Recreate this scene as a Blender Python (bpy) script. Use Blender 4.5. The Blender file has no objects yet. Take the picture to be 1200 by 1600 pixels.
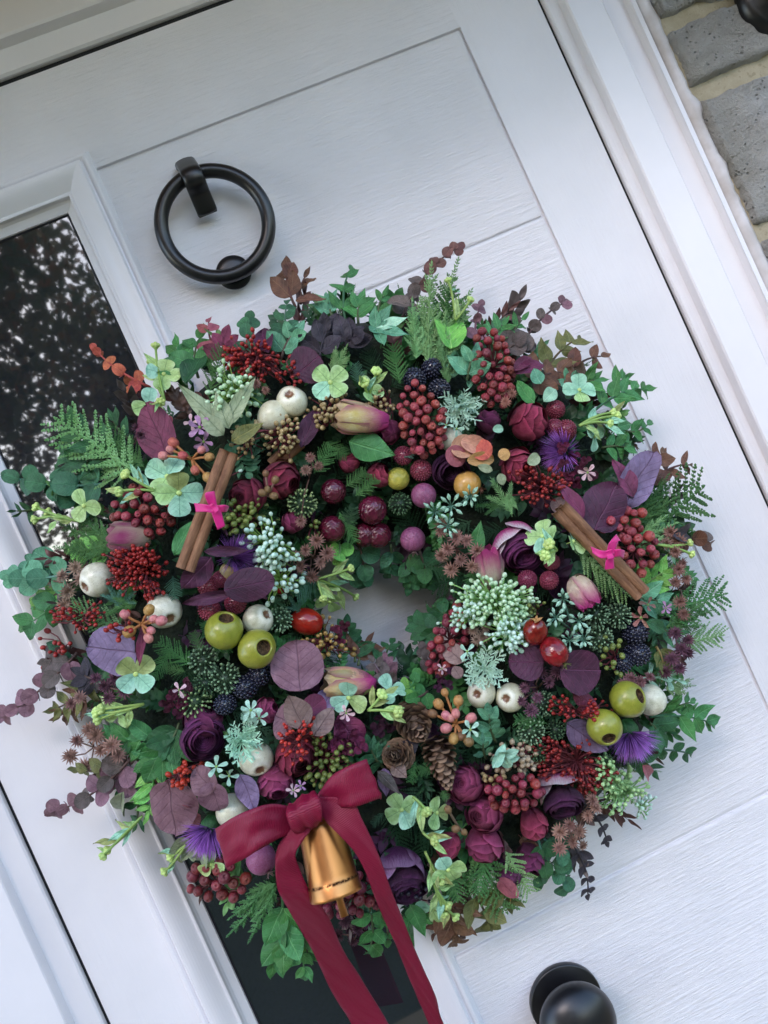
import bpy, math, random
from mathutils import Vector, Matrix, noise

PI = math.pi
R = math.radians
rnd = random.Random(7)

# ------------------------------------------------------------------ camera, sky, sun, exposure
sc = bpy.context.scene
D = 0.70                      # camera stands 0.70 m in front of the door
YAW, ROLL, FPX = R(5.76), R(24.4), 1200.0
_r0 = Vector((math.cos(YAW), -math.sin(YAW), 0)); _u0 = Vector((0, 0, 1))
FW = Vector((math.sin(YAW), math.cos(YAW), 0))
RT = _r0 * math.cos(ROLL) - _u0 * math.sin(ROLL)
UP = _r0 * math.sin(ROLL) + _u0 * math.cos(ROLL)
CAM = Vector((0, -D, 0))
cd = bpy.data.cameras.new('camera'); cam = bpy.data.objects.new('camera', cd); sc.collection.objects.link(cam)
cam.matrix_world = Matrix(((RT.x, UP.x, -FW.x, CAM.x), (RT.y, UP.y, -FW.y, CAM.y), (RT.z, UP.z, -FW.z, CAM.z), (0, 0, 0, 1)))
cd.sensor_fit = 'VERTICAL'; cd.sensor_height = 36; cd.lens = 36 * FPX / 1600
cd.clip_start = 0.02; cd.clip_end = 500
sc.camera = cam
SUN_EL, SUN_AZ = R(32), R(205)
w = bpy.data.worlds.new('World'); sc.world = w; w.use_nodes = True
nt = w.node_tree; nt.nodes.clear()
sky = nt.nodes.new('ShaderNodeTexSky'); sky.sky_type = 'NISHITA'; sky.sun_disc = False
sky.sun_elevation = SUN_EL; sky.sun_rotation = SUN_AZ; sky.air_density = 1.0; sky.dust_density = 1.0; sky.ozone_density = 1.6
bg = nt.nodes.new('ShaderNodeBackground'); bg.inputs['Strength'].default_value = 0.15
wo = nt.nodes.new('ShaderNodeOutputWorld')
nt.links.new(sky.outputs[0], bg.inputs[0]); nt.links.new(bg.outputs[0], wo.inputs[0])
sl = bpy.data.lights.new('sun', 'SUN'); sl.energy = .75; sl.angle = R(24); sl.color = (1, .86, .86)
so = bpy.data.objects.new('sun', sl); sc.collection.objects.link(so)
sdir = Vector((math.sin(SUN_AZ) * math.cos(SUN_EL), math.cos(SUN_AZ) * math.cos(SUN_EL), math.sin(SUN_EL)))
so.rotation_euler = sdir.to_track_quat('Z', 'Y').to_euler()
so.location = (2, -6, 6)
vs = sc.view_settings; vs.view_transform = 'Standard'; vs.look = 'None'; vs.gamma = 1; vs.exposure = 1.94; vs.use_curve_mapping = False
sc.render.film_transparent = False
sc.cycles.max_bounces = 6; sc.cycles.diffuse_bounces = 4; sc.cycles.glossy_bounces = 4; sc.cycles.transmission_bounces = 4

def at(px, py, h=0.0):
    """the point seen at a photograph pixel, h metres in front of the door's face"""
    d = FW * FPX + RT * (px - 600) - UP * (py - 800)
    return CAM + d * ((D - h) / d.y)
def mpp(h): return (D - h) / FPX      # metres per photograph pixel at that depth

# ------------------------------------------------------------------ objects
WM = {}
def link(o):
    sc.collection.objects.link(o); return o
def tag(o, label=None, cat=None, group=None, kind=None):
    if label: o['label'] = label
    if cat: o['category'] = cat
    if group: o['group'] = group
    if kind: o['kind'] = kind
    return o
def adopt(o, M, parent):
    WM[o.name] = M
    if parent is not None:
        o.parent = parent; o.matrix_parent_inverse = WM[parent.name].inverted()
    o.matrix_basis = M
    return o
def empty(name, loc, parent=None, **k):
    o = link(bpy.data.objects.new(name, None)); o.empty_display_size = .02
    adopt(o, Matrix.Translation(loc), parent); return tag(o, **k)
def put(name, me, mat, M=None, parent=None, **k):
    o = link(bpy.data.objects.new(name, me))
    if len(me.materials) == 0: me.materials.append(None)
    if mat is not None:
        o.material_slots[0].link = 'OBJECT'; o.material_slots[0].material = mat
    adopt(o, M if M is not None else Matrix.Identity(4), parent)
    return tag(o, **k)

class MB:
    """collects geometry for one mesh"""
    def __init__(s): s.v = []; s.f = []; s.mi = []; s.tv = {}
    def add(s, V, F, M=None, mi=0):
        n = len(s.v)
        s.v.extend([tuple(M @ Vector(p)) for p in V] if M is not None else [tuple(p) for p in V])
        s.f.extend([tuple(i + n for i in f) for f in F]); s.mi.extend([mi] * len(F))
    def box(s, a, b, mi=0):
        x0, y0, z0 = a; x1, y1, z1 = b
        V = [(x0,y0,z0),(x1,y0,z0),(x1,y1,z0),(x0,y1,z0),(x0,y0,z1),(x1,y0,z1),(x1,y1,z1),(x0,y1,z1)]
        s.add(V, [(0,3,2,1),(4,5,6,7),(0,1,5,4),(1,2,6,5),(2,3,7,6),(3,0,4,7)], mi=mi)
    def grid(s, G, mi=0, closed=False):
        """G = rows of points"""
        nr, nc = len(G), len(G[0]); V = [p for r in G for p in r]; F = []; n0 = len(s.v)
        for i in range(nr):
            for j in range(nc): s.tv[n0 + i*nc + j] = (2*j/max(1, nc-1) - 1, i/max(1, nr-1))
        for i in range(nr - 1):
            for j in range(nc if closed else nc - 1):
                k = (j + 1) % nc
                F.append((i*nc+j, i*nc+k, (i+1)*nc+k, (i+1)*nc+j))
        s.add(V, F, mi=mi)
    def tube(s, P, r, n=6, mi=0, cap=True):
        P = [Vector(p) for p in P]; k = len(P); rr = r if isinstance(r, (list, tuple)) else [r] * k
        G = []; ref = None
        for i, p in enumerate(P):
            t = (P[min(i+1, k-1)] - P[max(i-1, 0)])
            if t.length < 1e-9: t = Vector((0, 0, 1))
            t.normalize()
            if ref is None: ref = t.orthogonal().normalized()
            a = (ref - t * ref.dot(t))
            a = a.normalized() if a.length > 1e-6 else t.orthogonal().normalized()
            ref = a; b = t.cross(a)
            G.append([p + (a * math.cos(q) + b * math.sin(q)) * rr[i] for q in [2*PI*j/n for j in range(n)]])
        s.grid(G, mi=mi, closed=True)
        if cap:
            n0 = len(s.v) - k * n
            s.f.append(tuple(n0 + j for j in range(n))[::-1]); s.f.append(tuple(n0 + (k-1)*n + j for j in range(n))); s.mi += [mi, mi]
    def lathe(s, prof, n=24, M=None, mi=0, fn=None):
        """prof = (radius, z) from bottom to top round Z"""
        G = []
        for (r, z) in prof:
            row = []
            for j in range(n):
                q = 2*PI*j/n; k = fn(q, z) if fn else 1
                p = Vector((r*k*math.cos(q), r*k*math.sin(q), z)); row.append(M @ p if M else p)
            G.append(row)
        s.grid(G, mi=mi, closed=True)
    def ball(s, c, r, nu=8, nv=6, sz=(1, 1, 1), M=None, mi=0):
        c = Vector(c); V = [c + Vector((0, 0, -r*sz[2]))]; F = []
        for i in range(1, nv):
            e = -PI/2 + PI*i/nv
            for j in range(nu):
                q = 2*PI*j/nu
                V.append(c + Vector((r*math.cos(e)*math.cos(q)*sz[0], r*math.cos(e)*math.sin(q)*sz[1], r*math.sin(e)*sz[2])))
        V.append(c + Vector((0, 0, r*sz[2]))); T = len(V) - 1
        for j in range(nu):
            k = (j+1) % nu; F.append((0, 1+k, 1+j))
            for i in range(nv-2): F.append((1+i*nu+j, 1+i*nu+k, 1+(i+1)*nu+k, 1+(i+1)*nu+j))
            F.append((1+(nv-2)*nu+j, 1+(nv-2)*nu+k, T))
        s.add(V, F, M=M, mi=mi)
    def mesh(s, name, smooth=True, mats=None, uvt=False):
        me = bpy.data.meshes.new(name); me.from_pydata(s.v, [], s.f)
        if smooth: me.polygons.foreach_set('use_smooth', [True] * len(me.polygons))
        if mats:
            for m in mats: me.materials.append(m)
            me.polygons.foreach_set('material_index', s.mi)
        if uvt:
            uv = me.uv_layers.new(name='UVMap')
            for lp in me.loops: uv.data[lp.index].uv = s.tv.get(lp.vertex_index, (0, .3))
        me.update(); return me

def bevel(me, w=.001, seg=2, ang=40):
    import bmesh
    bm = bmesh.new(); bm.from_mesh(me); bmesh.ops.recalc_face_normals(bm, faces=bm.faces)
    E = [e for e in bm.edges if len(e.link_faces) == 2 and e.calc_face_angle(0) > R(ang)]
    bmesh.ops.bevel(bm, geom=E, offset=w, segments=seg, profile=.5, affect='EDGES', clamp_overlap=True)
    bm.to_mesh(me); bm.free(); me.update(); return me

# ------------------------------------------------------------------ materials
def hexc(h, g=1.0):
    c = [int(h[i:i+2], 16) / 255 for i in (0, 2, 4)]
    return tuple([min(1, g * (x/12.92 if x <= .04045 else ((x+.055)/1.055)**2.4)) for x in c] + [1])
class NT:
    def __init__(s, name):
        s.m = bpy.data.materials.new(name); s.m.use_nodes = True; s.t = s.m.node_tree
        s.b = s.t.nodes['Principled BSDF']; s.tc = None
    def n(s, ty, **k):
        x = s.t.nodes.new('ShaderNode' + ty)
        for a, v in k.items():
            if a.startswith('i_'): x.inputs[int(a[2:]) if a[2:].isdigit() else a[2:]].default_value = v
            else: setattr(x, a, v)
        return x
    def l(s, a, b): s.t.links.new(a, b); return s
    def co(s, kind='Object'):
        if s.tc is None: s.tc = s.n('TexCoord')
        return s.tc.outputs[kind]
    def math(s, op, a, b=None, clamp=False):
        x = s.n('Math', operation=op, use_clamp=clamp)
        for i, q in enumerate((a, b)):
            if q is None: continue
            if isinstance(q, (int, float)): x.inputs[i].default_value = q
            else: s.l(q, x.inputs[i])
        return x.outputs[0]
    def mix(s, f, a, b, blend='MIX'):
        x = s.n('Mix', data_type='RGBA', blend_type=blend)
        for i, q in ((0, f), (6, a), (7, b)):
            if isinstance(q, (int, float)): x.inputs[i].default_value = q
            elif isinstance(q, tuple): x.inputs[i].default_value = q
            else: s.l(q, x.inputs[i])
        return x.outputs[2]
    def noise(s, scale, detail=3, rough=.5, vec=None, out='Fac'):
        x = s.n('TexNoise'); x.inputs['Scale'].default_value = scale; x.inputs['Detail'].default_value = detail; x.inputs['Roughness'].default_value = rough
        s.l(vec if vec is not None else s.co(), x.inputs['Vector']); return x.outputs[out]
    def ramp(s, f, a, b):
        x = s.n('MapRange'); x.inputs[1].default_value = a; x.inputs[2].default_value = b; s.l(f, x.inputs[0]); return x.outputs[0]
    def mapping(s, scale, vec=None, rot=(0, 0, 0)):
        x = s.n('Mapping'); x.inputs['Scale'].default_value = scale; x.inputs['Rotation'].default_value = rot
        s.l(vec if vec is not None else s.co(), x.inputs['Vector']); return x.outputs[0]
    def n4(s):
        x = s.n('VectorMath', operation='ADD'); s.l(s.co(), x.inputs[0]); y = s.math('MULTIPLY', s.rand(), 50); s.l(y, x.inputs[1]); return x.outputs[0]
    def bump(s, hgt, strength=.3, dist=.001):
        x = s.n('Bump'); x.inputs['Strength'].default_value = strength; x.inputs['Distance'].default_value = dist
        s.l(hgt, x.inputs['Height']); s.l(x.outputs[0], s.b.inputs['Normal']); return x
    def rough(s, v): s.b.inputs['Roughness'].default_value = v; return s
    def spec(s, v): s.b.inputs['Specular IOR Level'].default_value = v; return s
    def col(s, c):
        if isinstance(c, tuple): s.b.inputs['Base Color'].default_value = c
        else: s.l(c, s.b.inputs['Base Color'])
        return s
    def rand(s): return s.n('ObjectInfo').outputs['Random']
    def hsv(s, c, hv=.03, vv=.35):
        x = s.n('HueSaturation'); r = s.rand()
        s.l(s.ramp2(r, .5-hv/2, .5+hv/2), x.inputs['Hue'])
        r2 = s.math('FRACT', s.math('MULTIPLY', r, 7.31)); s.l(s.ramp2(r2, 1-vv, 1+vv), x.inputs['Value'])
        if isinstance(c, tuple): x.inputs['Color'].default_value = c
        else: s.l(c, x.inputs['Color'])
        return x.outputs[0]
    def ramp2(s, f, lo, hi):
        x = s.n('MapRange'); x.inputs[3].default_value = lo; x.inputs[4].default_value = hi; s.l(f, x.inputs[0]); return x.outputs[0]

MC = {}
def leafmat(name, c1, c2, vein=None, rough=.5, g=1.0, vv=.26, hv=.035, spec=.45, side=7.0, edge=None):
    """leaf whose blade runs along local X from 0 to 1, with a midrib and side veins"""
    if name in MC: return MC[name]
    s = NT(name); o = s.co(); sx = s.n('SeparateXYZ'); s.l(o, sx.inputs[0])
    n1 = s.noise(3.2, 4, .65, vec=s.n4()); n9 = s.noise(17, 4, .75, vec=s.n4())
    col = s.mix(s.ramp(n1, .32, .68), hexc(c1, g*.82), hexc(c2, g*1.08))
    col = s.mix(s.math('MULTIPLY', s.ramp(sx.outputs[0], .1, 1.05), .3), col, hexc(c2, g*1.25))
    col = s.mix(s.math('MULTIPLY', s.ramp(n9, .5, .72), .35), col, hexc(c1, g*.7))
    ay = s.math('ABSOLUTE', sx.outputs[1])
    vc = hexc(vein or c2, g)
    mid = s.math('SUBTRACT', 1, s.ramp(ay, .004, .02), clamp=True)
    k = s.math('SUBTRACT', s.math('MULTIPLY', sx.outputs[0], side), s.math('MULTIPLY', ay, side * .8))
    k = s.math('ADD', k, s.math('MULTIPLY', n1, .5))
    fr = s.math('ABSOLUTE', s.math('SUBTRACT', s.math('FRACT', k), .5))
    sv = s.math('MULTIPLY', s.math('SUBTRACT', 1, s.ramp(fr, .0, .1), clamp=True), .6)
    vm = s.math('MAXIMUM', mid, s.math('MULTIPLY', sv, .8))
    col = s.mix(s.math('MULTIPLY', vm, .6 if vein else .3), col, vc)
    if edge:
        col = s.mix(s.math('MULTIPLY', s.ramp(ay, .2, .5), .7), col, hexc(edge, g))
    col = s.hsv(col, hv, vv)
    s.col(col).rough(rough).spec(spec)
    s.bump(s.math('ADD', s.math('MULTIPLY', vm, -.9), s.math('ADD', n9, n1)), .6, .0012)
    MC[name] = s.m; return s.m
def flatmat(name, c1, c2=None, rough=.5, g=1.0, sc_=40, vv=.15, hv=.02, spec=.4, bump=0, bs=None, metal=0, coat=0, world=False):
    if name in MC: return MC[name]
    s = NT(name)
    n1 = s.noise(sc_, 4, .6)
    col = s.mix(s.ramp(n1, .32, .68), hexc(c1, g), hexc(c2 or c1, g))
    s.col(s.hsv(col, hv, vv)).rough(rough).spec(spec); s.b.inputs['Metallic'].default_value = metal
    s.b.inputs['Coat Weight'].default_value = coat
    if bump: s.bump(s.noise(bs or sc_ * 3, 3), bump, .0005)
    MC[name] = s.m; return s.m
# ------------------------------------------------------------------ the door and what is round it
def paint(name, rot, c='f5f2f6', grain=.5, rough=.38):
    s = NT(name)
    v = s.mapping((7, 1, 105) if rot == 'h' else (105, 1, 7))
    a = s.noise(3.4, 5, .62, vec=v); b = s.noise(9, 3, .6, vec=v)
    g = s.math('ADD', s.ramp(a, .44, .62), s.math('MULTIPLY', s.ramp(b, .52, .6), .55))
    dirt = s.noise(9, 4)
    s.col(s.mix(s.ramp(dirt, .35, .8), hexc(c, .93), hexc('eae8ec', .93))).rough(rough).spec(.45)
    s.bump(s.math('ADD', g, s.math('MULTIPLY', s.noise(160, 2), .25)), grain, .0011)
    return s.m
P_H = paint('white_paint_grain_across', 'h', grain=.42)
P_V = paint('white_paint_grain_up', 'v', grain=.28)
P_S = paint('white_smooth_paint', 'v', grain=.05, rough=.3)
P_T = paint('white_stile_paint', 'v', grain=.10, rough=.35)

uR = at(1021, 400).x; uL = at(90, 1418).x; vT = at(100, 99).z
uS = at(940.5, 535).x; vG1 = at(437, 154).z; vG2 = at(782, 366).z; vG4 = at(957, 1366).z; vB = -1.45
gd = (vG2 - vG4) / 3
gl_r = at(156, 447, -.006).x; gl_l = at(340, 1461, -.006).x; gl_t = at(55, 352, -.006).z
MW = .041                                                 # width of the moulding round the glass
G = .0013
door = empty('front_door', (0, 0, vB), label='white panelled front door with wood grain surface, glazed strip and black ironmongery', cat='door')
def slab(name, x0, x1, z0, z1, mat, y0=0, y1=.04, bv=.0012, **k):
    m = MB(); m.box((x0, y0, z0), (x1, y1, z1)); me = m.mesh(name, smooth=False)
    if bv: bevel(me, bv, 2)
    return put(name, me, mat, None, door, **k)
ml, mr, mt = gl_l - MW + .004, gl_r + MW - .004, gl_t + MW - .004
# stiles and rail (butted), then the boards let in between the grooves
slab('left_stile', uL, ml, vB, vT, P_T, bv=.0006)
slab('top_rail', ml, uS, vG1 + G, vT, P_H, bv=0)
slab('right_stile', uS + G, uR, vB, vT, P_V, bv=0)
slab('top_rail_end', uS, uS + G, vG1 + G, vT, P_V, bv=0)
slab('glass_rail', ml, mr, mt, vG1 + G, P_H, bv=0)
for z1, z0 in ((vG1, vG2), (vG2, vG2 - gd), (vG2 - gd, vG2 - 2*gd), (vG2 - 2*gd, vG4), (vG4, vG4 - .33), (vG4 - .33, vB)):
    slab('board', mr + G, uS - G, z0 + G, z1 - G, P_H, y0=.0002, y1=.035, bv=.0019)
slab('backing_board', mr - .002, uS + .003, vB + .001, vG1 + .004, P_S, y0=.0036, y1=.034, bv=0)

def ring_profile(x0, x1, z0, z1, prof, name, mat, parent, sides='tblr'):
    """sweeps (offset outward, height) round a rectangle with mitred corners, one part per side"""
    for sd in sides:
        m = MB(); Gd = []
        for o, h in prof:
            if sd == 'r': a, b = (x1+o, -h, z0-o), (x1+o, -h, z1+o)
            if sd == 'l': a, b = (x0-o, -h, z1+o), (x0-o, -h, z0-o)
            if sd == 't': a, b = (x1+o, -h, z1+o), (x0-o, -h, z1+o)
            if sd == 'b': a, b = (x0-o, -h, z0-o), (x1+o, -h, z0-o)
            Gd.append([a, b])
        m.grid(Gd); me = m.mesh(name, smooth=False); me.polygons.foreach_set('use_smooth', [False]*len(me.polygons))
        put(name, me, mat, None, parent)
mpr = [(0, -.016), (.0005, -.012), (.0012, -.0085), (.007, -.004), (.0085, -.0015), (.0090, .0030), (.0104, .0036), (.0108, .0028), (.0118, .0030)]
for i in range(9):
    q = i / 8; mpr.append((.0125 + .017*q, .0035 + .0095*math.sin(q*PI*.5) + .0 * q))
mpr += [(.0303, .0125), (.0309, .0108), (.0312, .0072), (.0325, .0068), (.0332, .0076), (.0345, .0090), (.0362, .0093), (.0378, .0084), (.0388, .0060), (.0394, .0045), (.0402, .0036), (.041, .0012), (.0412, -.003)]
ring_profile(gl_l, gl_r, vB + .2, gl_t, mpr, 'glass_moulding', P_S, door)
s = NT('dark_window_glass'); s.col((.016, .018, .025, 1)).rough(.024); s.b.inputs['IOR'].default_value = 2.3
s.bump(s.noise(6, 2), .02, .002); GLASS = s.m
m = MB(); m.box((gl_l - .01, .0105, vB + .19), (gl_r + .01, .0165, gl_t + .01)); put('glass_pane', m.mesh('glass_pane', False), GLASS, None, door)
RUB = flatmat('black_seal', '15151a', '1b1a1f', rough=.6)
ring_profile(gl_l, gl_r, vB + .2, gl_t, [(-.0011, -.0102), (-.0006, -.0095), (.0006, -.0099)], 'glazing_seal', RUB, door)

# knocker, hung on the door
BLK = flatmat('black_iron', '17171b', '101013', rough=.33, sc_=60, bump=.06, spec=.6, vv=0, hv=0)
def smoothpath(P, n=6):
    P = [Vector(p) for p in P]; Q = []
    for i in range(len(P) - 1):
        a, b, c, d = P[max(i-1, 0)], P[i], P[i+1], P[min(i+2, len(P)-1)]
        for k in range(n):
            t = k / n
            Q.append(.5 * ((2*b) + (c-a)*t + (2*a-5*b+4*c-d)*t*t + (3*b-a-3*c+d)*t*t*t))
    Q.append(P[-1]); return Q
kc = at(336.5, 350, .020); kz = kc.z
kr = 82.5 * mpp(.020); tr = 11.1 * mpp(.020)
knock = empty('door_knocker', (kc.x, 0, kz), door, label='black iron ring knocker')
m = MB(); n = 72; Gd = []
for i in range(n):
    a = 2*PI*i/n; row = []
    for j in range(18):
        b = 2*PI*j/18; rr = kr + tr*math.cos(b) * 1.0
        zz = -math.cos(a) * rr; hh = .020 + tr*math.sin(b) + (-.003 * math.cos(a))
        row.append((kc.x + math.sin(a)*rr, -hh, kz + zz))
    Gd.append(row)
Gd.append(Gd[0]); m.grid(Gd, closed=True); put('ring', m.mesh('ring'), BLK, None, knock)
# curved strap the ring hangs from
tp, bt = at(285, 246, .004), at(324, 336, .012)
wv = 33 * mpp(.03) / 2; sx = (tp.x + bt.x) / 2 + .0005
top_z, bot_z = kz + kr + .021, at(324, 336, .006).z
path = [(top_z, .000), (top_z - .0005, .009), (top_z - .006, .0165), (kz+kr+.004, .0285), (kz+kr-.003, .0345), (kz+kr-.012, .033), (bot_z + .013, .0235), (bot_z + .004, .0165), (bot_z, .0135), (bot_z + .0005, .0095)]
path = smoothpath([(0, -h, z) for z, h in path], 5)
m = MB(); Gd = []
for i, p in enumerate(path):
    t = (path[min(i+1, len(path)-1)] - path[max(i-1, 0)]).normalized(); nn = Vector((0, t.z, -t.y))
    if nn.y > 0 and i > 3: nn = -nn
    row = []
    for dx, dn in ((-1, 0), (-.85, .8), (-.5, 1.25), (0, 1.45), (.5, 1.25), (.85, .8), (1, 0), (.9, -1), (-.9, -1)):
        row.append((sx + dx*wv, p.y + nn.y*dn*.0021, p.z + nn.z*dn*.0021))
    Gd.append(row)
m.grid(Gd, closed=True); k = len(m.v) - 9; m.f.append(tuple(k+i for i in range(9))); m.mi.append(0); m.f.append(tuple(8-i for i in range(9))); m.mi.append(0)
put('hanging_strap', m.mesh('hanging_strap'), BLK, None, knock)
m = MB(); m.box((sx - wv*.8, -.0135, top_z - .012), (sx + wv*.8, 0, top_z - .001)); put('mount', bevel(m.mesh('mount', False), .001), BLK, None, knock)
bc = at(366, 428, .004); br = 27.5 * mpp(.008)
m = MB(); m.lathe([(br*.55, 0), (br*.6, .001), (br*.8, .004), (br*.98, .0065), (br, .008), (br*.96, .0092), (br*.6, .0102), (.00001, .0105)], 40, M=Matrix.Translation((bc.x, 0, bc.z)) @ Matrix.Rotation(PI/2, 4, 'X'))
put('striker', m.mesh('striker'), BLK, None, knock)
# round pull knob low on the door
kb = at(884, 1563, .003); rr = 57.5 * mpp(.004)
knob = empty('door_knob', (kb.x, 0, kb.z), door, label='round black centre knob on a flat rose')
MK = Matrix.Translation((kb.x, 0, kb.z)) @ Matrix.Rotation(PI/2, 4, 'X')
m = MB(); m.lathe([(rr*.98, 0), (rr, .0012), (rr, .0052), (rr*.985, .0062), (rr*.96, .0066), (.00001, .0068)], 64, M=MK); put('rose', m.mesh('rose'), BLK, None, knob)
kr2 = 61 * mpp(.036)
m = MB(); m.lathe([(.009, .0068), (.0085, .012), (.010, .018)] + [(kr2*math.sin(R(a)), .036 - kr2*.62*math.cos(R(a))) for a in range(20, 180, 8)] + [(.00001, .036 + kr2*.62)], 64, M=MK)
put('knob', m.mesh('knob'), BLK, None, knob)

# ------------------------------------------------------------------ frame
frame_ = empty('door_frame', (uR + .05, 0, vB), label='white moulded door frame round the door, sealed against the stonework', cat='door frame')
EG = .0027
def xs(px, py, h): return at(px, py, h).x
def ext_v(prof, name, mat, z0=vB, z1=vT + .25, cap=False):
    m = MB(); m.grid([[(x, -h, z1), (x, -h, z0)] for x, h in prof]); return put(name, m.mesh(name, False), mat, None, frame_)
a0 = uR + EG; a1 = xs(972, 210, .011); a2 = xs(1036, 210, .016); a3 = xs(1061, 210, .006); a4 = xs(1085, 210, .018); a5 = xs(1103, 210, .018)
ext_v([(a0, -.03), (a0, .0035), (a0+.0015, .005), (a1-.0015, .0062), (a1-.0008, .0085), (a1, .0155), (a1+.0015, .0168)], 'jamb', P_V)
ext_v([(a1+.0015, .0168), (a2-.002, .0175), (a2, .0160), (a2+.0004, .009), (a3-.001, .0125), (a3+.001, .0175), (a3+.005, .0215), (a4-.006, .0225), (a4, .0165)], 'architrave', P_S)
b0 = uL - EG
ext_v([(b0-.12, .017), (b0-.05, .0168), (b0-.0225, .0165), (b0-.0215, .0155), (b0-.020, .0062), (b0-.0015, .005), (b0, .0035), (b0, -.03)], 'hinge_jamb', P_S, z1=vT)
# head over the door
def ext_h(prof, name, mat, x0, x1):
    m = MB(); m.grid([[(x0, -h, z), (x1, -h, z)] for z, h in prof]); return put(name, m.mesh(name, False), mat, None, frame_)
hz = vT + .0045
ext_h([(hz, -.03), (hz, .0035), (hz+.0015, .006), (hz+.0215, .0068), (hz+.0228, .012), (hz+.0235, .0165), (hz+.026, .0175), (hz+.09, .018), (hz+.30, .018)], 'head', P_S, b0-.12, a0)
m = MB()
m.box((uR+.0001, .0012, vB), (a0-.0001, .03, vT+.0044)); m.box((b0+.0001, .0012, vB), (uL-.0001, .03, vT+.0044)); m.box((uL, .0012, vT+.0001), (uR, .03, hz-.0001))
put('gap_shade_strip', m.mesh('gap_shade_strip', False), RUB, None, frame_)  # black strips set near flush, standing in for the shade in the gaps
# wobbly sealant bead
s = NT('sealant'); s.col(s.mix(s.ramp(s.noise(40, 3), .3, .7), hexc('d4d0d2'), hexc('b0a8a4'))).rough(.42); s.bump(s.noise(90, 2), .3, .001); SEAL = s.m
m = MB(); Gd = []; z = vB
while z < vT + .26:
    nn = noise.noise(Vector((0, 0, z*28))) * .0022 + noise.noise(Vector((5, 0, z*140))) * .0012 + max(0, noise.noise(Vector((9, 3, z*33)))-.15) * .010
    e = a5 + .0015 + nn
    Gd.append([(a4-.003, -.0155, z), (a4-.0005, -.0185, z), (a4 + (e-a4)*.35, -.0225 - nn*.3, z), (a4 + (e-a4)*.75, -.0235, z), (e, -.0215, z), (e+.001, -.010, z)])
    z += .003
m.grid(Gd); put('sealant_bead', m.mesh('sealant_bead'), SEAL, None, frame_)

# ------------------------------------------------------------------ stone wall
s = NT('grey_limestone'); o = s.co('Object')
n1 = s.noise(26, 6, .7); n2 = s.noise(210, 4, .75); n3 = s.noise(9, 3)
c = s.mix(s.ramp(n1, .3, .72), hexc('8e8d8a'), hexc('b4b3b0'))
c = s.mix(s.ramp(n3, .4, .75), c, hexc('8f8c82'))
v = s.n('TexVoronoi'); v.inputs['Scale'].default_value = 190; s.l(o, v.inputs['Vector'])
pits = s.math('MULTIPLY', s.math('SUBTRACT', 1, s.ramp(v.outputs['Distance'], .0, .28), clamp=True), s.ramp(s.noise(60, 2), .42, .56))
c = s.mix(s.math('MULTIPLY', pits, .75), c, hexc('45433f'))
c = s.mix(s.math('MULTIPLY', s.ramp(n2, .62, .72), .5), c, hexc('c9c8c2'))
s.col(s.hsv(c, .01, .12)).rough(.9).spec(.2); s.bump(s.math('SUBTRACT', s.math('ADD', s.math('MULTIPLY', n2, 1.6), s.math('MULTIPLY', n1, 1.2)), pits), 1.0, .004); STONE = s.m
s = NT('sand_mortar'); c = s.mix(s.ramp(s.noise(60, 5, .7), .3, .7), hexc('9c927a'), hexc('b4aa94'))
c = s.mix(s.math('MULTIPLY', s.ramp(s.noise(240, 3), .6, .7), .4), c, hexc('6a6146')); s.col(c).rough(.95).spec(.1); s.bump(s.noise(160, 5, .7), .8, .0016); MORT = s.m
wall = empty('stone_wall', (a5 + .3, 0, vB), kind='structure')
m = MB(); Gd = []
x0 = a5 - .004
for i in range(60):
    Gd.append([(x0 + j*.012, -.0185 - .0035*noise.noise(Vector((i*.5, j*.5, 3))), vB + i*.042) for j in range(60)])
m.grid(Gd); put('mortar_bed', m.mesh('mortar_bed'), MORT, None, wall)
def stone(x0, x1, z0, z1, sd):
    m = MB(); nx, nz = max(6, int((x1-x0)/.0045)), max(6, int((z1-z0)/.0045)); Gd = []
    for i in range(nz+1):
        row = []
        for j in range(nx+1):
            u, v = j/nx, i/nz; cx, cz = x0+(x1-x0)*u, z0+(z1-z0)*v
            ed = min(u*(x1-x0), (1-u)*(x1-x0), v*(z1-z0), (1-v)*(z1-z0)) / .007
            wob = noise.noise(Vector((cx*45, cz*45, sd))) * .0060 + noise.noise(Vector((cx*150, cz*150, sd+4))) * .0042
            e = 1 - min(1, ed)
            hh = .0265 - .016 * e**3.5 + noise.noise(Vector((cx*30, cz*30, sd))) * .005 + noise.noise(Vector((cx*110, cz*110, sd))) * .0026
            row.append((cx + (wob if e > 0 else 0) * e, -hh, cz + wob * e))
        Gd.append(row)
    m.grid(Gd); put('stone', m.mesh('stone'), STONE, None, wall)
# bed joints read off the photograph
jz = [at(1075, 30, .015).z, at(1130, 133, .015).z, at(1192, 362, .015).z]
rows = [(jz[0] + .0045, jz[0] + .12), (jz[1] + .0065, jz[0] - .0045), (jz[2] + .005, jz[1] - .0065)]
z = jz[2] - .005
while z > vB: rows.append((z - .085 - .02*rnd.random(), z)); z = rows[-1][0] - .012
z = rows[0][1] + .011
while z < vT + .5: rows.append((z, z + .09)); z += .101
for i, (z0, z1) in enumerate(rows):
    x = a5 + .0018
    while x < a5 + .70:
        L = .14 + .1*rnd.random(); stone(x, x+L, z0, z1, i*7.3 + x); x += L + .011
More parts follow.
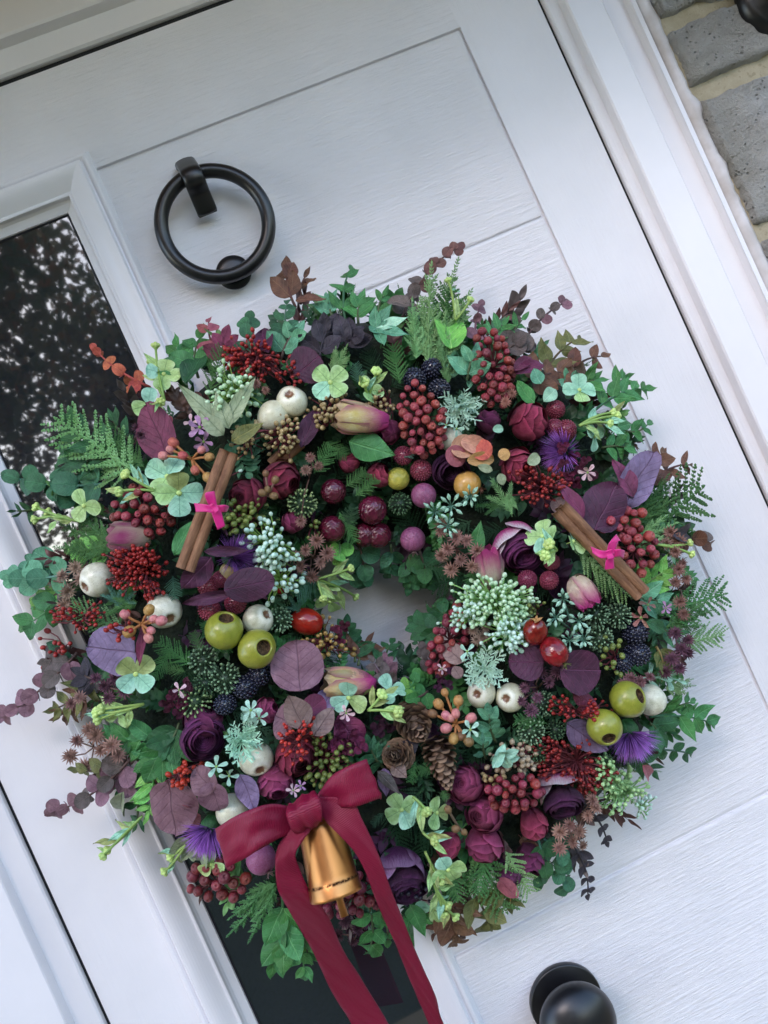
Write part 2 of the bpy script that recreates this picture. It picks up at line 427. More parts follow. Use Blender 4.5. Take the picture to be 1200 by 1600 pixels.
# black wall fitting cut by the corner of the view
fc = at(1232, -32, .05)
lamp = empty('wall_lantern', (fc.x, 0, fc.z), label='black round wall lantern fixed to the stonework at the corner', cat='wall lamp')
ML = Matrix.Translation((fc.x, -.024, fc.z)) @ Matrix.Rotation(PI/2, 4, 'X')
m = MB(); m.lathe([(.038, 0), (.039, .004), (.037, .009), (.032, .013), (.012, .016), (.010, .05), (.00001, .052)], 40, M=ML); put('back_plate', m.mesh('back_plate'), BLK, None, lamp)
m = MB(); m.tube([(fc.x, -.07, fc.z), (fc.x, -.10, fc.z+.01), (fc.x, -.115, fc.z+.05)], .006, 10); put('arm', m.mesh('arm'), BLK, None, lamp)
m = MB(); m.lathe([(.012, 0), (.045, .006), (.05, .01), (.045, .09), (.03, .11), (.00001, .125)], 24, M=Matrix.Translation((fc.x, -.115, fc.z+.05))); put('lamp_head', m.mesh('lamp_head'), BLK, None, lamp)

# ------------------------------------------------------------------ unseen porch shading the door, ground and garden behind the viewer
s = NT('porch_timber'); c = s.mix(s.noise(5, 5, .6, vec=s.mapping((2, 30, 2))), hexc('b88c54'), hexc('d0a66c')); s.col(c).rough(.7); TIM = s.m
porch = empty('unseen_porch_roof', (0, -.4, vT + .33), label='unseen timber porch roof added to shade and warm the top of the door', cat='porch roof')  # out of view; reach, height and colour shaped to shade and warm the door
m = MB(); x = uL - .35
while x < uR + .4:
    b = MB(); b.box((x, -.44, vT+.15), (x+.097, .02, vT+.17)); put('plank', bevel(b.mesh('plank', False), .002, 1), TIM, None, porch); x += .1
m = MB(); m.box((uL-.35, -.48, vT+.14), (uR+.45, -.441, vT+.24)); put('fascia', m.mesh('fascia', False), TIM, None, porch)
m = MB(); m.box((uL-.5, .03, vT+.28), (uR+.6, .08, vT+1.5)); m.box((uL-1.2, .0, vB), (b0-.12, .08, vT+1.5))
put('house_wall', m.mesh('house_wall', False), STONE, None, None, kind='structure')
s = NT('paving'); c = s.mix(s.ramp(s.noise(3, 6, .7), .3, .7), hexc('8c7650'), hexc('a89068')); s.col(c).rough(.9); s.bump(s.noise(40, 4), .5, .004)
m = MB(); m.box((-4, -1.7, vB-.10), (4, .3, vB)); put('paving', m.mesh('paving', False), s.m, None, None, kind='structure')
s = NT('lawn'); s.col(s.mix(s.noise(4, 5, .7), hexc('2c3a1c'), hexc('3f4a28'))).rough(.95); s.bump(s.noise(60, 3), .8, .02)
m = MB(); m.box((-60, -80, vB-.12), (60, .3, vB-.02)); put('ground', m.mesh('ground', False), s.m, None, None, kind='structure')
s = NT('garden_leaf'); c = s.mix(s.ramp(s.noise(1.1, 3), .35, .65), hexc('5c6a48'), hexc('8a7a5c')); c = s.mix(s.ramp(s.noise(2.7, 2), .55, .7), c, hexc('96643c'))
s.col(c).rough(.6).spec(.2); tr = s.n('BsdfTranslucent'); s.l(c, tr.inputs[0]); mx = s.n('MixShader'); mx.inputs[0].default_value = .5; s.l(s.b.outputs[0], mx.inputs[1]); s.l(tr.outputs[0], mx.inputs[2]); s.l(mx.outputs[0], s.t.nodes['Material Output'].inputs[0]); GLEAF = s.m
BARK = flatmat('bark', '4a4034', '332b22', rough=.95, sc_=12, bump=.6)
def garden_tree(x, y, hgt, cr, n, sd, label):
    r = random.Random(sd); t = empty('garden_tree', (x, y, vB), label=label, cat='tree')
    m = MB(); m.tube([(x, y, vB), (x+.1, y, vB+hgt*.3), (x-.1, y, vB+hgt*.55), (x, y, vB+hgt*.8)], [.22, .17, .12, .04], 10)
    V, F = [], []
    for k in range(26):
        a = r.random()*2*PI; z0 = vB + hgt*(.25+.5*r.random()); L = cr*(.6+.4*r.random())
        e = Vector((x+math.cos(a)*L, y+math.sin(a)*L, z0 + hgt*.22*r.random()))
        m.tube([(x, y, z0), (x+math.cos(a)*L*.5, y+math.sin(a)*L*.5, z0+.25), e], [.06, .035, .012], 6)
    put('trunk', m.mesh('trunk'), BARK, None, t)
    cl = [(r.gauss(0, cr*.45), r.gauss(0, cr*.45), vB + hgt*(.18+.8*r.random())) for _ in range(70)]
    for k in range(n):
        c0 = cl[r.randrange(len(cl))]; p = Vector((x+c0[0]+r.gauss(0, .55), y+c0[1]+r.gauss(0, .55), c0[2]+r.gauss(0, .5)))
        a = Vector((r.gauss(0, 1), r.gauss(0, 1), r.gauss(0, 1))).normalized(); b = a.orthogonal().normalized(); s_ = .05+.05*r.random()
        i = len(V); V += [p - a*s_, p + b*s_*.55, p + a*s_, p - b*s_*.55]; F.append((i, i+1, i+2, i+3))
    m = MB(); m.v = [tuple(q) for q in V]; m.f = F; m.mi = [0]*len(F); put('crown', m.mesh('crown', False), GLEAF, None, t, kind='stuff')
garden_tree(-4.6, -8.0, 7.2, 2.9, 46000, 3, 'broad autumn tree mirrored in the door glass')
garden_tree(-8.5, -10.5, 7.6, 3.2, 40000, 5, 'tall brown tree facing the door, further off on the left')
garden_tree(-1.2, -12.5, 6.5, 2.8, 26000, 9, 'tree facing the door, furthest from the house')
m = MB(); r = random.Random(4); V, F = [], []
for k in range(16000):
    p = Vector((r.uniform(-14, 3), -13.5 + r.gauss(0, .5), vB + abs(r.gauss(0, 1)) * .9)); a = Vector((r.gauss(0, 1), r.gauss(0, 1), r.gauss(0, 1))).normalized(); b = a.orthogonal().normalized(); s_ = .06
    i = len(V); V += [p - a*s_, p + b*s_*.6, p + a*s_, p - b*s_*.6]; F.append((i, i+1, i+2, i+3))
m.v = [tuple(q) for q in V]; m.f = F; m.mi = [0]*len(F); put('hedge', m.mesh('hedge', False), GLEAF, None, None, label='dark garden hedge beyond the trees facing the house', cat='hedge', kind='stuff')
# ------------------------------------------------------------------ the wreath: kit of pieces
CX, CY = 602, 948
def surf(px, py):
    r = math.hypot((px-CX), (py-CY)) * (1.0)
    q = (r - 285) / 235
    return .030 + .070 * math.sqrt(max(0, 1 - q*q)) if abs(q) < 1 else .030
def outward(px, py, k=.55):
    """surface normal of the wreath at a pixel"""
    v = at(px, py, .05) - at(CX, CY, .05); r = math.hypot(px-CX, py-CY); v.y = 0
    if v.length < 1e-6: return Vector((0, -1, 0))
    v.normalize(); q = max(-1, min(1, (r - 285) / 235))
    return (Vector((0, -1, 0)) + v * q * k).normalized()
wreath = empty('wreath', at(CX, CY, 0), label='round wreath of berries, roses, pods and mixed foliage hanging on the white door', cat='wreath')

def frame(p, X, Z, s=1.0):
    """matrix at p, local X along X, local Z near Z; s = scale or (sx, sy, sz)"""
    X = X.normalized(); Y = Z.cross(X)
    if Y.length < 1e-5: Y = X.orthogonal()
    Y.normalize(); Z = X.cross(Y)
    if isinstance(s, (int, float)): s = (s, s, s)
    return Matrix(((X.x*s[0], Y.x*s[1], Z.x*s[2], p.x), (X.y*s[0], Y.y*s[1], Z.y*s[2], p.y), (X.z*s[0], Y.z*s[1], Z.z*s[2], p.z), (0, 0, 0, 1)))
def zframe(p, Z, s=1.0, spin=0.0):
    Z = Z.normalized(); ref = Vector((0, 0, 1)) if abs(Z.z) < .9 else Vector((1, 0, 0))
    X = (ref - Z * ref.dot(Z)).normalized(); Y = Z.cross(X)
    X, Y = X*math.cos(spin) + Y*math.sin(spin), Y*math.cos(spin) - X*math.sin(spin)
    return frame(p, X, Z, s)
def imgdir(ang):
    """direction in the door's plane for an angle in the photograph (0 = right, 90 = up)"""
    a = R(ang); d = RT*math.cos(a) + UP*math.sin(a); d.y = 0
    return d.normalized()

# ---- leaf blades, X 0..1
def wprof(shape, x):
    if shape == 'round': return .5 * math.sqrt(max(0, 1 - (2*x-1)**2)) * (1.0) if x > 0 else 0
    if shape == 'heart': return .50 * max(0, 1-(2*x-1)**2)**.46 * (1.10 - .2*x)
    if shape == 'oval': return .34 * math.sin(PI * x**.85)**.75 if 0 < x < 1 else 0
    if shape == 'lance': return .19 * math.sin(PI * x**.8)**.85 if 0 < x < 1 else 0
    if shape == 'point': return .26 * math.sin(PI * x**.72)**.9 * (1 if x < .6 else 1 - .35*(x-.6)/.4) if 0 < x < 1 else 0
    if shape == 'spoon': return .33 * (x**1.1) * math.sqrt(max(0, 1-x**5)) + .02*(1-x)
    if shape == 'petal': return .60 * (x**.55) * math.sqrt(max(0, 1-x**4)) + .01
LM = {}
def leafmesh(shape, var=0, nx=9, ny=4):
    k = (shape, var)
    if k in LM: return LM[k]
    r = random.Random(hash(shape) % 97 + var * 13 if False else sum(map(ord, shape)) + var*13)
    curl = (-.26, .24, -.40, .14)[var % 4]; fold = (.26, .14, .34, -.16)[var % 4]; tw = r.uniform(-.35, .35); wav = r.uniform(.025, .055); side = r.uniform(-.05, .05)
    m = MB(); G = []
    for i in range(nx+1):
        x = (1 - math.cos(PI*i/nx))/2 if shape in ('round', 'petal', 'heart', 'spoon') else i/nx
        wd = wprof(shape, x); row = []
        for j in range(-ny//2, ny//2+1):
            v = j/(ny/2); y = v * wd
            z = curl*x*x + fold*abs(y) + tw*y*x*.6 + wav*math.sin(x*9 + v*2.3 + var)
            row.append((x, y + side*math.sin(PI*x), z))
        G.append(row)
    if shape in ('round', 'petal', 'heart', 'spoon'):
        pass
    m.grid(G); LM[k] = m.mesh('blade_' + shape); return LM[k]

# ---- palettes
LFT = {
 'green': ('2f6b36', '417f45', '6fa86a'), 'deep': ('1f4a2c', '2e6038', '4a8050'), 'bright': ('4f9440', '79b455', 'a9d487'),
 'teal': ('447f5e', '609c7a', '94c4a4'), 'pale': ('7fb09a', '9cc8ae', 'c4e2cc'), 'dkteal': ('28543c', '3a6e4e', '56906a'),
 'plum': ('35152e', '4d2240', '6a3658'), 'mauve': ('6c4654', '84636e', '4a2c38'), 'lav': ('62506f', '7d6a8a', '4a2b45'),
 'brown': ('56393a', '73504a', '8f6c60'), 'dusk': ('4a443f', '655a58', '80706c'), 'coral': ('a8443a', 'c46b4c', 'd99070'),
 'olive': ('4c5a2e', '6a6a3a', '8d8f5a'), 'bronze': ('4a3024', '6a4634', '8a6a50'), 'dark': ('25242e', '37323c', '54485a'),
 'sage': ('7a8c6a', '98a283', '5d6e4c'), 'taupe': ('6d5552', '86706a', '503a3c'), 'peach': ('a87060', 'c08a74', 'd8b090'), 'tan': ('b4824e', 'c99a63', 'dab888'),
 'maroon': ('5a1f38', '7a3350', '40121f'), 'wine': ('58203c', '6f2c4c', '8e4a68'), 'rosy': ('8f4352', 'a8606a', '6e2a3c'),
}
GL = 1.15
def LF(k, rough=.5):
    a, b, v = LFT[k]; big = k in ('mauve', 'lav', 'maroon', 'wine', 'plum')
    return leafmat('leaf_' + k, a, b, v, rough=.55 if big else .46, g=GL, hv=.03, vv=.2, side=6)
STEMC = {}
def STM(c):
    return flatmat('stem_' + c, c, rough=.6, vv=0, hv=0, sc_=80)
def curve(P0, P1, bend, N, n=8):
    """bend is an in-plane sideways bow, as a share of the length; N the facing"""
    d = P1 - P0; s = N.cross(d)
    if s.length < 1e-6: s = d.orthogonal()
    s.normalize(); L = d.length
    return [P0 + d*t + s*bend*L*4*t*(1-t) + N*L*.06*math.sin(PI*t) for t in [i/n for i in range(n+1)]]
def interp(C, t):
    k = t*(len(C)-1); i = min(int(k), len(C)-2); f = k-i
    return C[i].lerp(C[i+1], f), (C[i+1]-C[i]).normalized()

# colour may be 'a' or 'a>b' (base to tip)
def pick(col, t, r):
    if '>' in col:
        a, b = col.split('>'); return a if r.random() > t*1.1 - .05 else b
    return col
def sprig(b, t, n=4, ls=40, col='green', shape='point', h=None, h1=None, bend=.06, stem='4a5a3a', name='leaf_sprig', pairs=True, spread=52, lw=1.0, sd=None, label=None, leafname=None):
    """a stem with leaves in pairs; b, t = base and tip pixels, ls = leaf length in pixels"""
    r = random.Random(sd if sd is not None else int(b[0]*7+b[1]*3+t[0]))
    h = surf(*b) - .002 if h is None else h; h1 = (surf(*t) + .014) if h1 is None else h1
    P0, P1 = at(b[0], b[1], h), at(t[0], t[1], h1); N = outward((b[0]+t[0])/2, (b[1]+t[1])/2, .4)
    ls_ = ls * mpp((h+h1)/2); Lt = (P1-P0).length
    tipd = (P1-P0).normalized(); C = curve(P0, P1 - tipd*ls_*.55, bend, N)
    m = MB(); m.tube([q - P0 for q in C], [.0013*(1-.5*i/8) for i in range(9)], 5)
    M0 = Matrix.Translation(P0); o = put(name, m.mesh(name), STM(stem), M0, wreath, label=label)
    ln = leafname or {'oval': 'oval_leaf', 'lance': 'narrow_leaf', 'point': 'pointed_leaf'}.get(shape, 'round_leaf')
    for i in range(n):
        tt = (i + .45) / n; p, T = interp(C, min(.98, tt*.98+.04)); sz = ls_ * (1 - .38*tt) * r.uniform(.85, 1.1)
        S = N.cross(T).normalized(); roll = (i % 2) * PI/2 if shape in ('round', 'spoon') else r.uniform(-.4, .4)
        for sg in ((1, -1) if pairs else ((1,) if i % 2 else (-1,))):
            side = (S*math.cos(roll) + N*math.sin(roll)) * sg
            a = R(spread + r.uniform(-12, 12)) * (1 - .25*tt)
            X = (T*math.cos(a) + side*math.sin(a) + N*r.uniform(-.05, .25)).normalized()
            Z = (N + side*r.uniform(-.35, .35) + T*r.uniform(-.5, .2)).normalized()
            if abs(X.dot(N)) > .75: X = (X - N*X.dot(N)*.45).normalized(); Z = (T*-1 + N*.6).normalized()
            put(ln, leafmesh(shape, r.randrange(4)), LF(pick(col, tt, r)), frame(p, X, Z, (sz, sz*lw*r.uniform(.85, 1.1), sz)), o)
    p, T = C[-1], (C[-1]-C[-2]).normalized()
    put(ln, leafmesh(shape, r.randrange(4)), LF(pick(col, 1, r)), frame(p, T, (N + Vector((r.uniform(-.4, .4), 0, r.uniform(-.4, .4)))).normalized(), (ls_*.62, ls_*.55*lw, ls_*.6)), o)
    return o
def euc(b, t, n=5, ls=34, col='dkteal', **k):
    k.setdefault('name', 'eucalyptus_sprig'); k.setdefault('leafname', 'eucalyptus_leaf'); k.setdefault('spread', 62); k.setdefault('stem', '5a4a44')
    return sprig(b, t, n, ls, col, shape=k.pop('shape', 'round'), **k)
def bigleaf(b, t, w=None, col='plum', up=.012, up1=None, var=None, shape='heart', tilt=0, name='large_leaf', label=None, roll=0.0):
    """one large leaf from its stalk end b to its tip t; w = width in pixels"""
    h = surf(*b) + up; h1 = surf(*t) + (up if up1 is None else up1)
    P0, P1 = at(b[0], b[1], h), at(t[0], t[1], h1); N = outward((b[0]+t[0])/2, (b[1]+t[1])/2, .4); X = P1-P0; L = X.length
    S = N.cross(X.normalized()); Z = (N + S*math.tan(R(roll))).normalized() if abs(roll) < 85 else S
    v = (int(b[0]+b[1]) % 4) if var is None else var
    wf = {'heart': 1.0, 'round': 1.0, 'oval': .68, 'point': .5, 'lance': .38, 'petal': .95, 'spoon': .6}[shape]
    wpx = (w or L/mpp(h)*.9) * mpp(h); wpx /= max(.25, math.cos(R(abs(roll)))) if abs(roll) < 85 else 1
    return put(name, leafmesh(shape, v, ), LF(col), frame(P0, X, Z, (L, wpx / wf, L*.8)), wreath, label=label)

# ---- conifer prototypes, X 0..1, half width about .3
CM = {}
def conifer_mesh(kind, var):
    k = (kind, var)
    if k in CM: return CM[k]
    r = random.Random(var*31 + len(kind)); m = MB()
    def needle(p, d, L, wd, up):
        s_ = d.cross(up).normalized()*wd; q = p + d*L
        m.add([p, p + d*L*.45 + s_, q, p + d*L*.45 - s_, p + d*L*.4 + up*wd*1.3], [(0, 1, 4), (1, 2, 4), (2, 3, 4), (3, 0, 4)])
    def twig(p0, d, L, dens, nl, nw, curlz=0):
        pts = [p0 + d*L*i/5 + Vector((0, 0, curlz*L*(i/5)**2)) for i in range(6)]
        m.tube(pts, [.006*(1-i/7) for i in range(6)], 4, cap=False)
        n = max(3, int(L*dens)); S = Vector((0, 0, 1)).cross(d).normalized()
        for i in range(n):
            t = (i+.6)/n; q = p0 + d*L*t + Vector((0, 0, curlz*L*t*t))
            for sg in (1, -1, 0):
                a = R(r.uniform(28, 50)); l = nl*(1.1-.55*t)*r.uniform(.8, 1.15)
                if sg: dd = d*math.cos(a) + S*sg*math.sin(a) + Vector((0, 0, r.uniform(-.25, .35)))
                else: dd = d*.8 + Vector((0, 0, r.choice((.55, -.4)))) + S*r.uniform(-.3, .3)
                needle(q, dd.normalized(), l, nw, Vector((0, 0, 1)))
        needle(p0 + d*L + Vector((0, 0, curlz*L)), d, nl*.8, nw, Vector((0, 0, 1)))
    X = Vector((1, 0, 0))
    if kind == 'cedar':      # flat fan of scaly twiglets
        twig(Vector((0, 0, 0)), X, .93, 34, .045, .012, .06)
        for i in range(11):
            t = .08 + .078*i
            for sg in (1, -1):
                a = R(r.uniform(38, 52))*sg; L = .36*math.sin(PI*(t*.75+.22))**.8*r.uniform(.8, 1.1)
                twig(Vector((t, 0, .05*t*t)), Vector((math.cos(a), math.sin(a), r.uniform(-.12, .15))).normalized(), L, 34, .042, .012, r.uniform(-.1, .2))
    elif kind == 'fluff':    # bushy plume
        for q in range(3):
            a0 = R((0, 17, -15)[q]); d0 = Vector((math.cos(a0), math.sin(a0), (.0, .15, .05)[q])); L0 = (.92, .72, .68)[q]
            twig(Vector((0, 0, 0)), d0, L0, 40, .06, .007, .05)
            for i in range(9):
                t = .1 + .09*i
                for sg in (1, -1):
                    a = a0 + R(r.uniform(28, 42))*sg; L = .2*(1.15-t)*r.uniform(.8, 1.2)
                    twig(d0*L0*t, Vector((math.cos(a), math.sin(a), r.uniform(-.3, .4))).normalized(), L, 46, .05, .007, 0)
    elif kind == 'fir':      # dark radiating needles
        twig(Vector((0, 0, 0)), X, .9, 46, .17, .007, .05)
        twig(Vector((.25, 0, 0)), Vector((.8, .5, .1)).normalized(), .45, 46, .14, .007, .05)
        twig(Vector((.2, 0, 0)), Vector((.8, -.55, .1)).normalized(), .45, 46, .14, .007, .05)
    CM[k] = m.mesh('conifer_' + kind, smooth=False); return CM[k]
CONC = {'mid': ('3f6e3c', '5c8a50'), 'light': ('6d9a5c', '8fb680'), 'dark': ('1f4026', '30583a'), 'teal': ('3c6a58', '5e8d78'), 'dim': ('2a4a34', '466a4a')}
def conifer(b, t, col='mid', kind='cedar', wide=1.0, up=.006, up1=.012, var=None, label=None, h=None, h1=None, roll=0):
    h = surf(*b) + up if h is None else h; h1 = surf(*t) + up1 if h1 is None else h1
    P0, P1 = at(b[0], b[1], h), at(t[0], t[1], h1); N = outward((b[0]+t[0])/2, (b[1]+t[1])/2, .4); X = P1-P0; L = X.length
    N = (N + N.cross(X.normalized()) * math.tan(R(roll))).normalized()
    v = int(b[0]*3+b[1]) % 3 if var is None else var
    mat = flatmat('conifer_' + col, *CONC[col], rough=.6, vv=.18, hv=.03, g=1.05, sc_=6)
    return put({'cedar': 'cedar_sprig', 'fluff': 'plume_sprig', 'fir': 'fir_sprig'}[kind], conifer_mesh(kind, v), mat, frame(P0, X, N, (L, L*wide, L)), wreath, label=label)

# ---- roses
def shell(e0, e1, aw, lip=0.0, ruf=.02, r0=1.0, ne=7, na=8, seed=0, conef=0.0):
    m = MB(); G = []
    for i in range(ne+1):
        row = []
        for j in range(na+1):
            v = 2*j/na - 1; top = e1 - (e1-e0)*.22*abs(v)**3.5 + 2.2*math.sin(v*5+seed*2.1)
            t = i/ne; e = R(e0 + (top-e0)*t); q = v*R(aw)/2 * (1 - .12*t*0)
            rr = r0 * (1 + lip*t**5 + ruf*math.sin(v*6+seed)*t*t + .075*v + .03*math.sin(e*5+seed)*abs(v)**2)
            x = rr*math.cos(e)
            row.append((x*math.cos(q), x*math.sin(q), rr*math.sin(e) + conef*t*t))
        G.append(row)
    m.grid(G); return m.mesh('petal', uvt=True)
PET = {}
def petal_mesh(kind, i):
    k = (kind, i)
    if k in PET: return PET[k]
    if kind == 'bud':    # ranunculus still half closed
        rr, e1, aw = [(1.0, 8, 108), (.93, 32, 104), (.86, 52, 104)][i]
        PET[k] = shell(-75, e1, aw, .06, .03, rr, ne=9, na=10, seed=i)
    elif kind == 'tulip':
        rr, e1, aw = [(1.0, 60, 128), (.93, 68, 125)][i]
        PET[k] = shell(-75, e1, aw, .20, .06, rr, ne=12, na=12, seed=i, conef=.45)
    else:                # open rosette: tall concentric rims
        rr = [1.0, .85, .70, .56][i]; m = MB(); G = []
        for a in range(7):
            t = a/6; row = []
            for j in range(11):
                v = 2*j/10-1; q = v*R([118, 118, 128, 140][i])/2
                x = rr*(.62 + .42*math.sin(t*PI*.62) - (.10*t**3) + .03*math.sin(v*4+i)*t + .03*v)
                row.append((x*math.cos(q), x*math.sin(q), -.55 + (1.0 + .05*i)*t*(1-.12*abs(v)**3) + .02*math.sin(v*7+i)))
            G.append(row)
        m.grid(G); PET[k] = m.mesh('petal', uvt=True)
    return PET[k]
def core_mesh(kind):
    k = ('core', kind)
    if k in PET: return PET[k]
    m = MB()
    if kind == 'open':
        for q, rr in enumerate((.44, .34, .25, .17, .10, .05)):
            for c in range(3):
                G = []
                for a in range(5):
                    t = a/4; row = []
                    for j in range(9):
                        v = 2*j/8-1; an = v*R(75) + c*R(120) + q*R(47); x = rr*(.8+.25*math.sin(t*PI*.6)) * (1+.08*v)
                        row.append((x*math.cos(an), x*math.sin(an), -.4 + (.83 - .035*q + .03*math.sin(v*3+c))*t))
                    G.append(row)
                m.grid(G)
        m.ball((0, 0, -.3), .8, 12, 8, (1, 1, .6))
    else:
        for q, (rr, e1) in enumerate(((.80, 62), (.70, 66), (.58, 70), (.45, 74), (.3, 78))):
            for c in range(3):
                G = []
                for a in range(6):
                    t = a/5; row = []
                    for j in range(9):
                        v = 2*j/8-1; an = v*R(70) + c*R(120) + q*R(50); e = R(-20 + (e1+20-6*abs(v)**3)*t)
                        row.append((rr*math.cos(e)*math.cos(an)*(1+.07*v), rr*math.cos(e)*math.sin(an)*(1+.07*v), rr*math.sin(e)*1.05+.06))
                    G.append(row)
                m.grid(G)
        m.ball((0, 0, -.1), .62, 12, 8)
    PET[k] = m.mesh('rose_heart', uvt=True); return PET[k]
def petalmat(name, c1, c2, tip=None, vein=None, rough=.55, g=1.05, lo=.1, hi=.75, coat=0):
    if name in MC: return MC[name]
    s = NT(name); o = s.co(); sx = s.n('SeparateXYZ'); s.l(o, sx.inputs[0])
    streak = s.noise(5, 4, .7, vec=s.mapping((1, 11, .7))); n1 = s.noise(2.5, 4, .6)
    c = s.mix(s.ramp(n1, .3, .7), hexc(c1, g), hexc(c2, g))
    c = s.mix(s.math('MULTIPLY', s.ramp(streak, .5, .75), .35), c, hexc(vein or c1, g*.7))
    uvn = s.n('UVMap'); su = s.n('SeparateXYZ'); s.l(uvn.outputs[0], su.inputs[0])
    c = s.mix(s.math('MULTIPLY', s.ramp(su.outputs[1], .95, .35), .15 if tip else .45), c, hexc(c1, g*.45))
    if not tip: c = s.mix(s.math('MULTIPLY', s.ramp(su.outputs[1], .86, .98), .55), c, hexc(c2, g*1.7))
    if tip:
        f = s.math('ADD', sx.outputs[2], s.math('MULTIPLY', s.math('SUBTRACT', streak, .5), 1.6))
        c = s.mix(s.ramp(f, lo, hi), c, hexc(tip, g)); au = s.math('ABSOLUTE', su.outputs[0]); c = s.mix(s.math('MULTIPLY', s.ramp(au, .62, .98), .6), c, hexc(tip, g*.9)); c = s.mix(s.math('MULTIPLY', s.ramp(su.outputs[1], .8, 1.0), .4), c, hexc(tip, g*.8))
    s.col(s.hsv(c, .012, .28)).rough(rough).spec(.3); s.b.inputs['Sheen Weight'].default_value = .04
    s.bump(s.math('ADD', s.math('MULTIPLY', streak, 1.5), n1), .8, .002); MC[name] = s.m; return s.m
ROSE = {'wine': ('7a1c38', '9c3a54', None), 'rose': ('84264e', 'a0466e', None), 'pink': ('9c2c50', 'b44868', None), 'purple': ('54204a', '6e305e', None), 'deep': ('681830', '8a3048', None),
        'dark': ('351430', '4a1f44', None), 'crim': ('8a2444', 'a4405e', None), 'plumrose': ('5e2048', '74305a', None)}
def rosem(k): a, b, v = ROSE[k]; return petalmat('petal_' + k, a, b, vein=v)
TWO = {'yellowpink': ('e4d27c', 'efe4b4', 'c43c86'), 'creampink': ('e6ccb0', 'f2e0c8', 'bc3880'), 'whitepink': ('b82c7c', 'cc4c98', 'ece6e6'), 'pinkcream': ('a04070', 'b05080', 'c9b49c'), 'violetwhite': ('5a2458', '74306a', 'b890b8')}
def twom(k, lo=.0, hi=.7): a, b, t = TWO[k]; return petalmat('petal_' + k, a, b, tip=t, lo=lo, hi=hi, rough=.45)
def rose(px, py, rpx, face=(0, 0), col='wine', kind='bud', up=None, spin=None, label=None, stretch=1.05, name='rose'):
    """face = (image angle, degrees it leans away from the viewer)"""
    r = random.Random(int(px*5+py)); h = surf(px, py) + (rpx*mpp(.1)*.25 if up is None else up)
    P = at(px, py, h); rad = rpx*mpp(h); view = (CAM-P).normalized(); Z = (view*math.cos(R(face[1])) + imgdir(face[0])*math.sin(R(face[1]))).normalized()
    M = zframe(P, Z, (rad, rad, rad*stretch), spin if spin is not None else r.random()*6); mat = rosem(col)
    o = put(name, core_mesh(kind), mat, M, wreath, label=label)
    layers = {'bud': ((0, 5), (1, 5), (2, 4)), 'open': ((0, 5), (1, 5), (2, 4), (3, 4))}[kind]
    for i, n in layers:
        for c in range(n):
            q = 2*PI*c/n + i*.7 + r.uniform(-.2, .2)
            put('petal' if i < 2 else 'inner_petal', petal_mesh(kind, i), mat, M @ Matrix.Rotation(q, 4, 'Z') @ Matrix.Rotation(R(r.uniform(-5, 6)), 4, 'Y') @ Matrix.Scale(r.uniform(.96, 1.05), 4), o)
    return o
def guard(o, px, py, rpx, face, ang, col, up=None, sz=1.12):
    """a broad outer petal of another colour standing behind an open rosette"""
    h = surf(px, py) + (rpx*mpp(.1)*.25 if up is None else up); P = at(px, py, h); rad = rpx*mpp(h)
    view = (CAM-P).normalized(); Z = (view*math.cos(R(face[1])) + imgdir(face[0])*math.sin(R(face[1]))).normalized()
    d = imgdir(ang); X = (d - Z*d.dot(Z)).normalized()
    return put('petal', petal_mesh('bud', 1), twom(col), frame(P, X, Z, (rad*sz, rad*sz, rad*sz*1.15)), o)
def tulip(b, t, w, col='yellowpink', lo=-.2, hi=1.0, label=None, name='tulip_bud', up=.012):
    """closed bud from its stalk end to its tip, w = width in pixels"""
    h = surf((b[0]+t[0])/2, (b[1]+t[1])/2) + up; P0, P1 = at(b[0], b[1], h-.004), at(t[0], t[1], h+.002); c = (P0+P1)/2; Z = P1-P0; L = Z.length; rad = w*mpp(h)/2
    M = zframe(c, Z, (rad, rad, L/2/1.15), int(b[0]) % 6); mat = twom(col, lo, hi); m = PET.get('tcore')
    if not m: mb = MB(); mb.ball((0, 0, 0), .86, 12, 8, (1, 1, 1.2)); m = PET['tcore'] = mb.mesh('bud_heart')
    o = put(name, m, mat, M, wreath, label=label)
    for i, n in ((0, 3), (1, 3)):
        for c_ in range(n): put('bud_petal', petal_mesh('tulip', i), mat, M @ Matrix.Rotation(2*PI*c_/n + i*1.05, 4, 'Z') @ Matrix.Rotation(R(7), 4, 'Y'), o)
    for c_ in range(2):
        put('sepal', leafmesh('point', c_), LF('olive'), M @ Matrix.Rotation(c_*2.6, 4, 'Z') @ Matrix.Translation((.55, 0, -.95)) @ Matrix.Rotation(R(-72), 4, 'Y') @ Matrix.Scale(.9, 4), o)
    return o

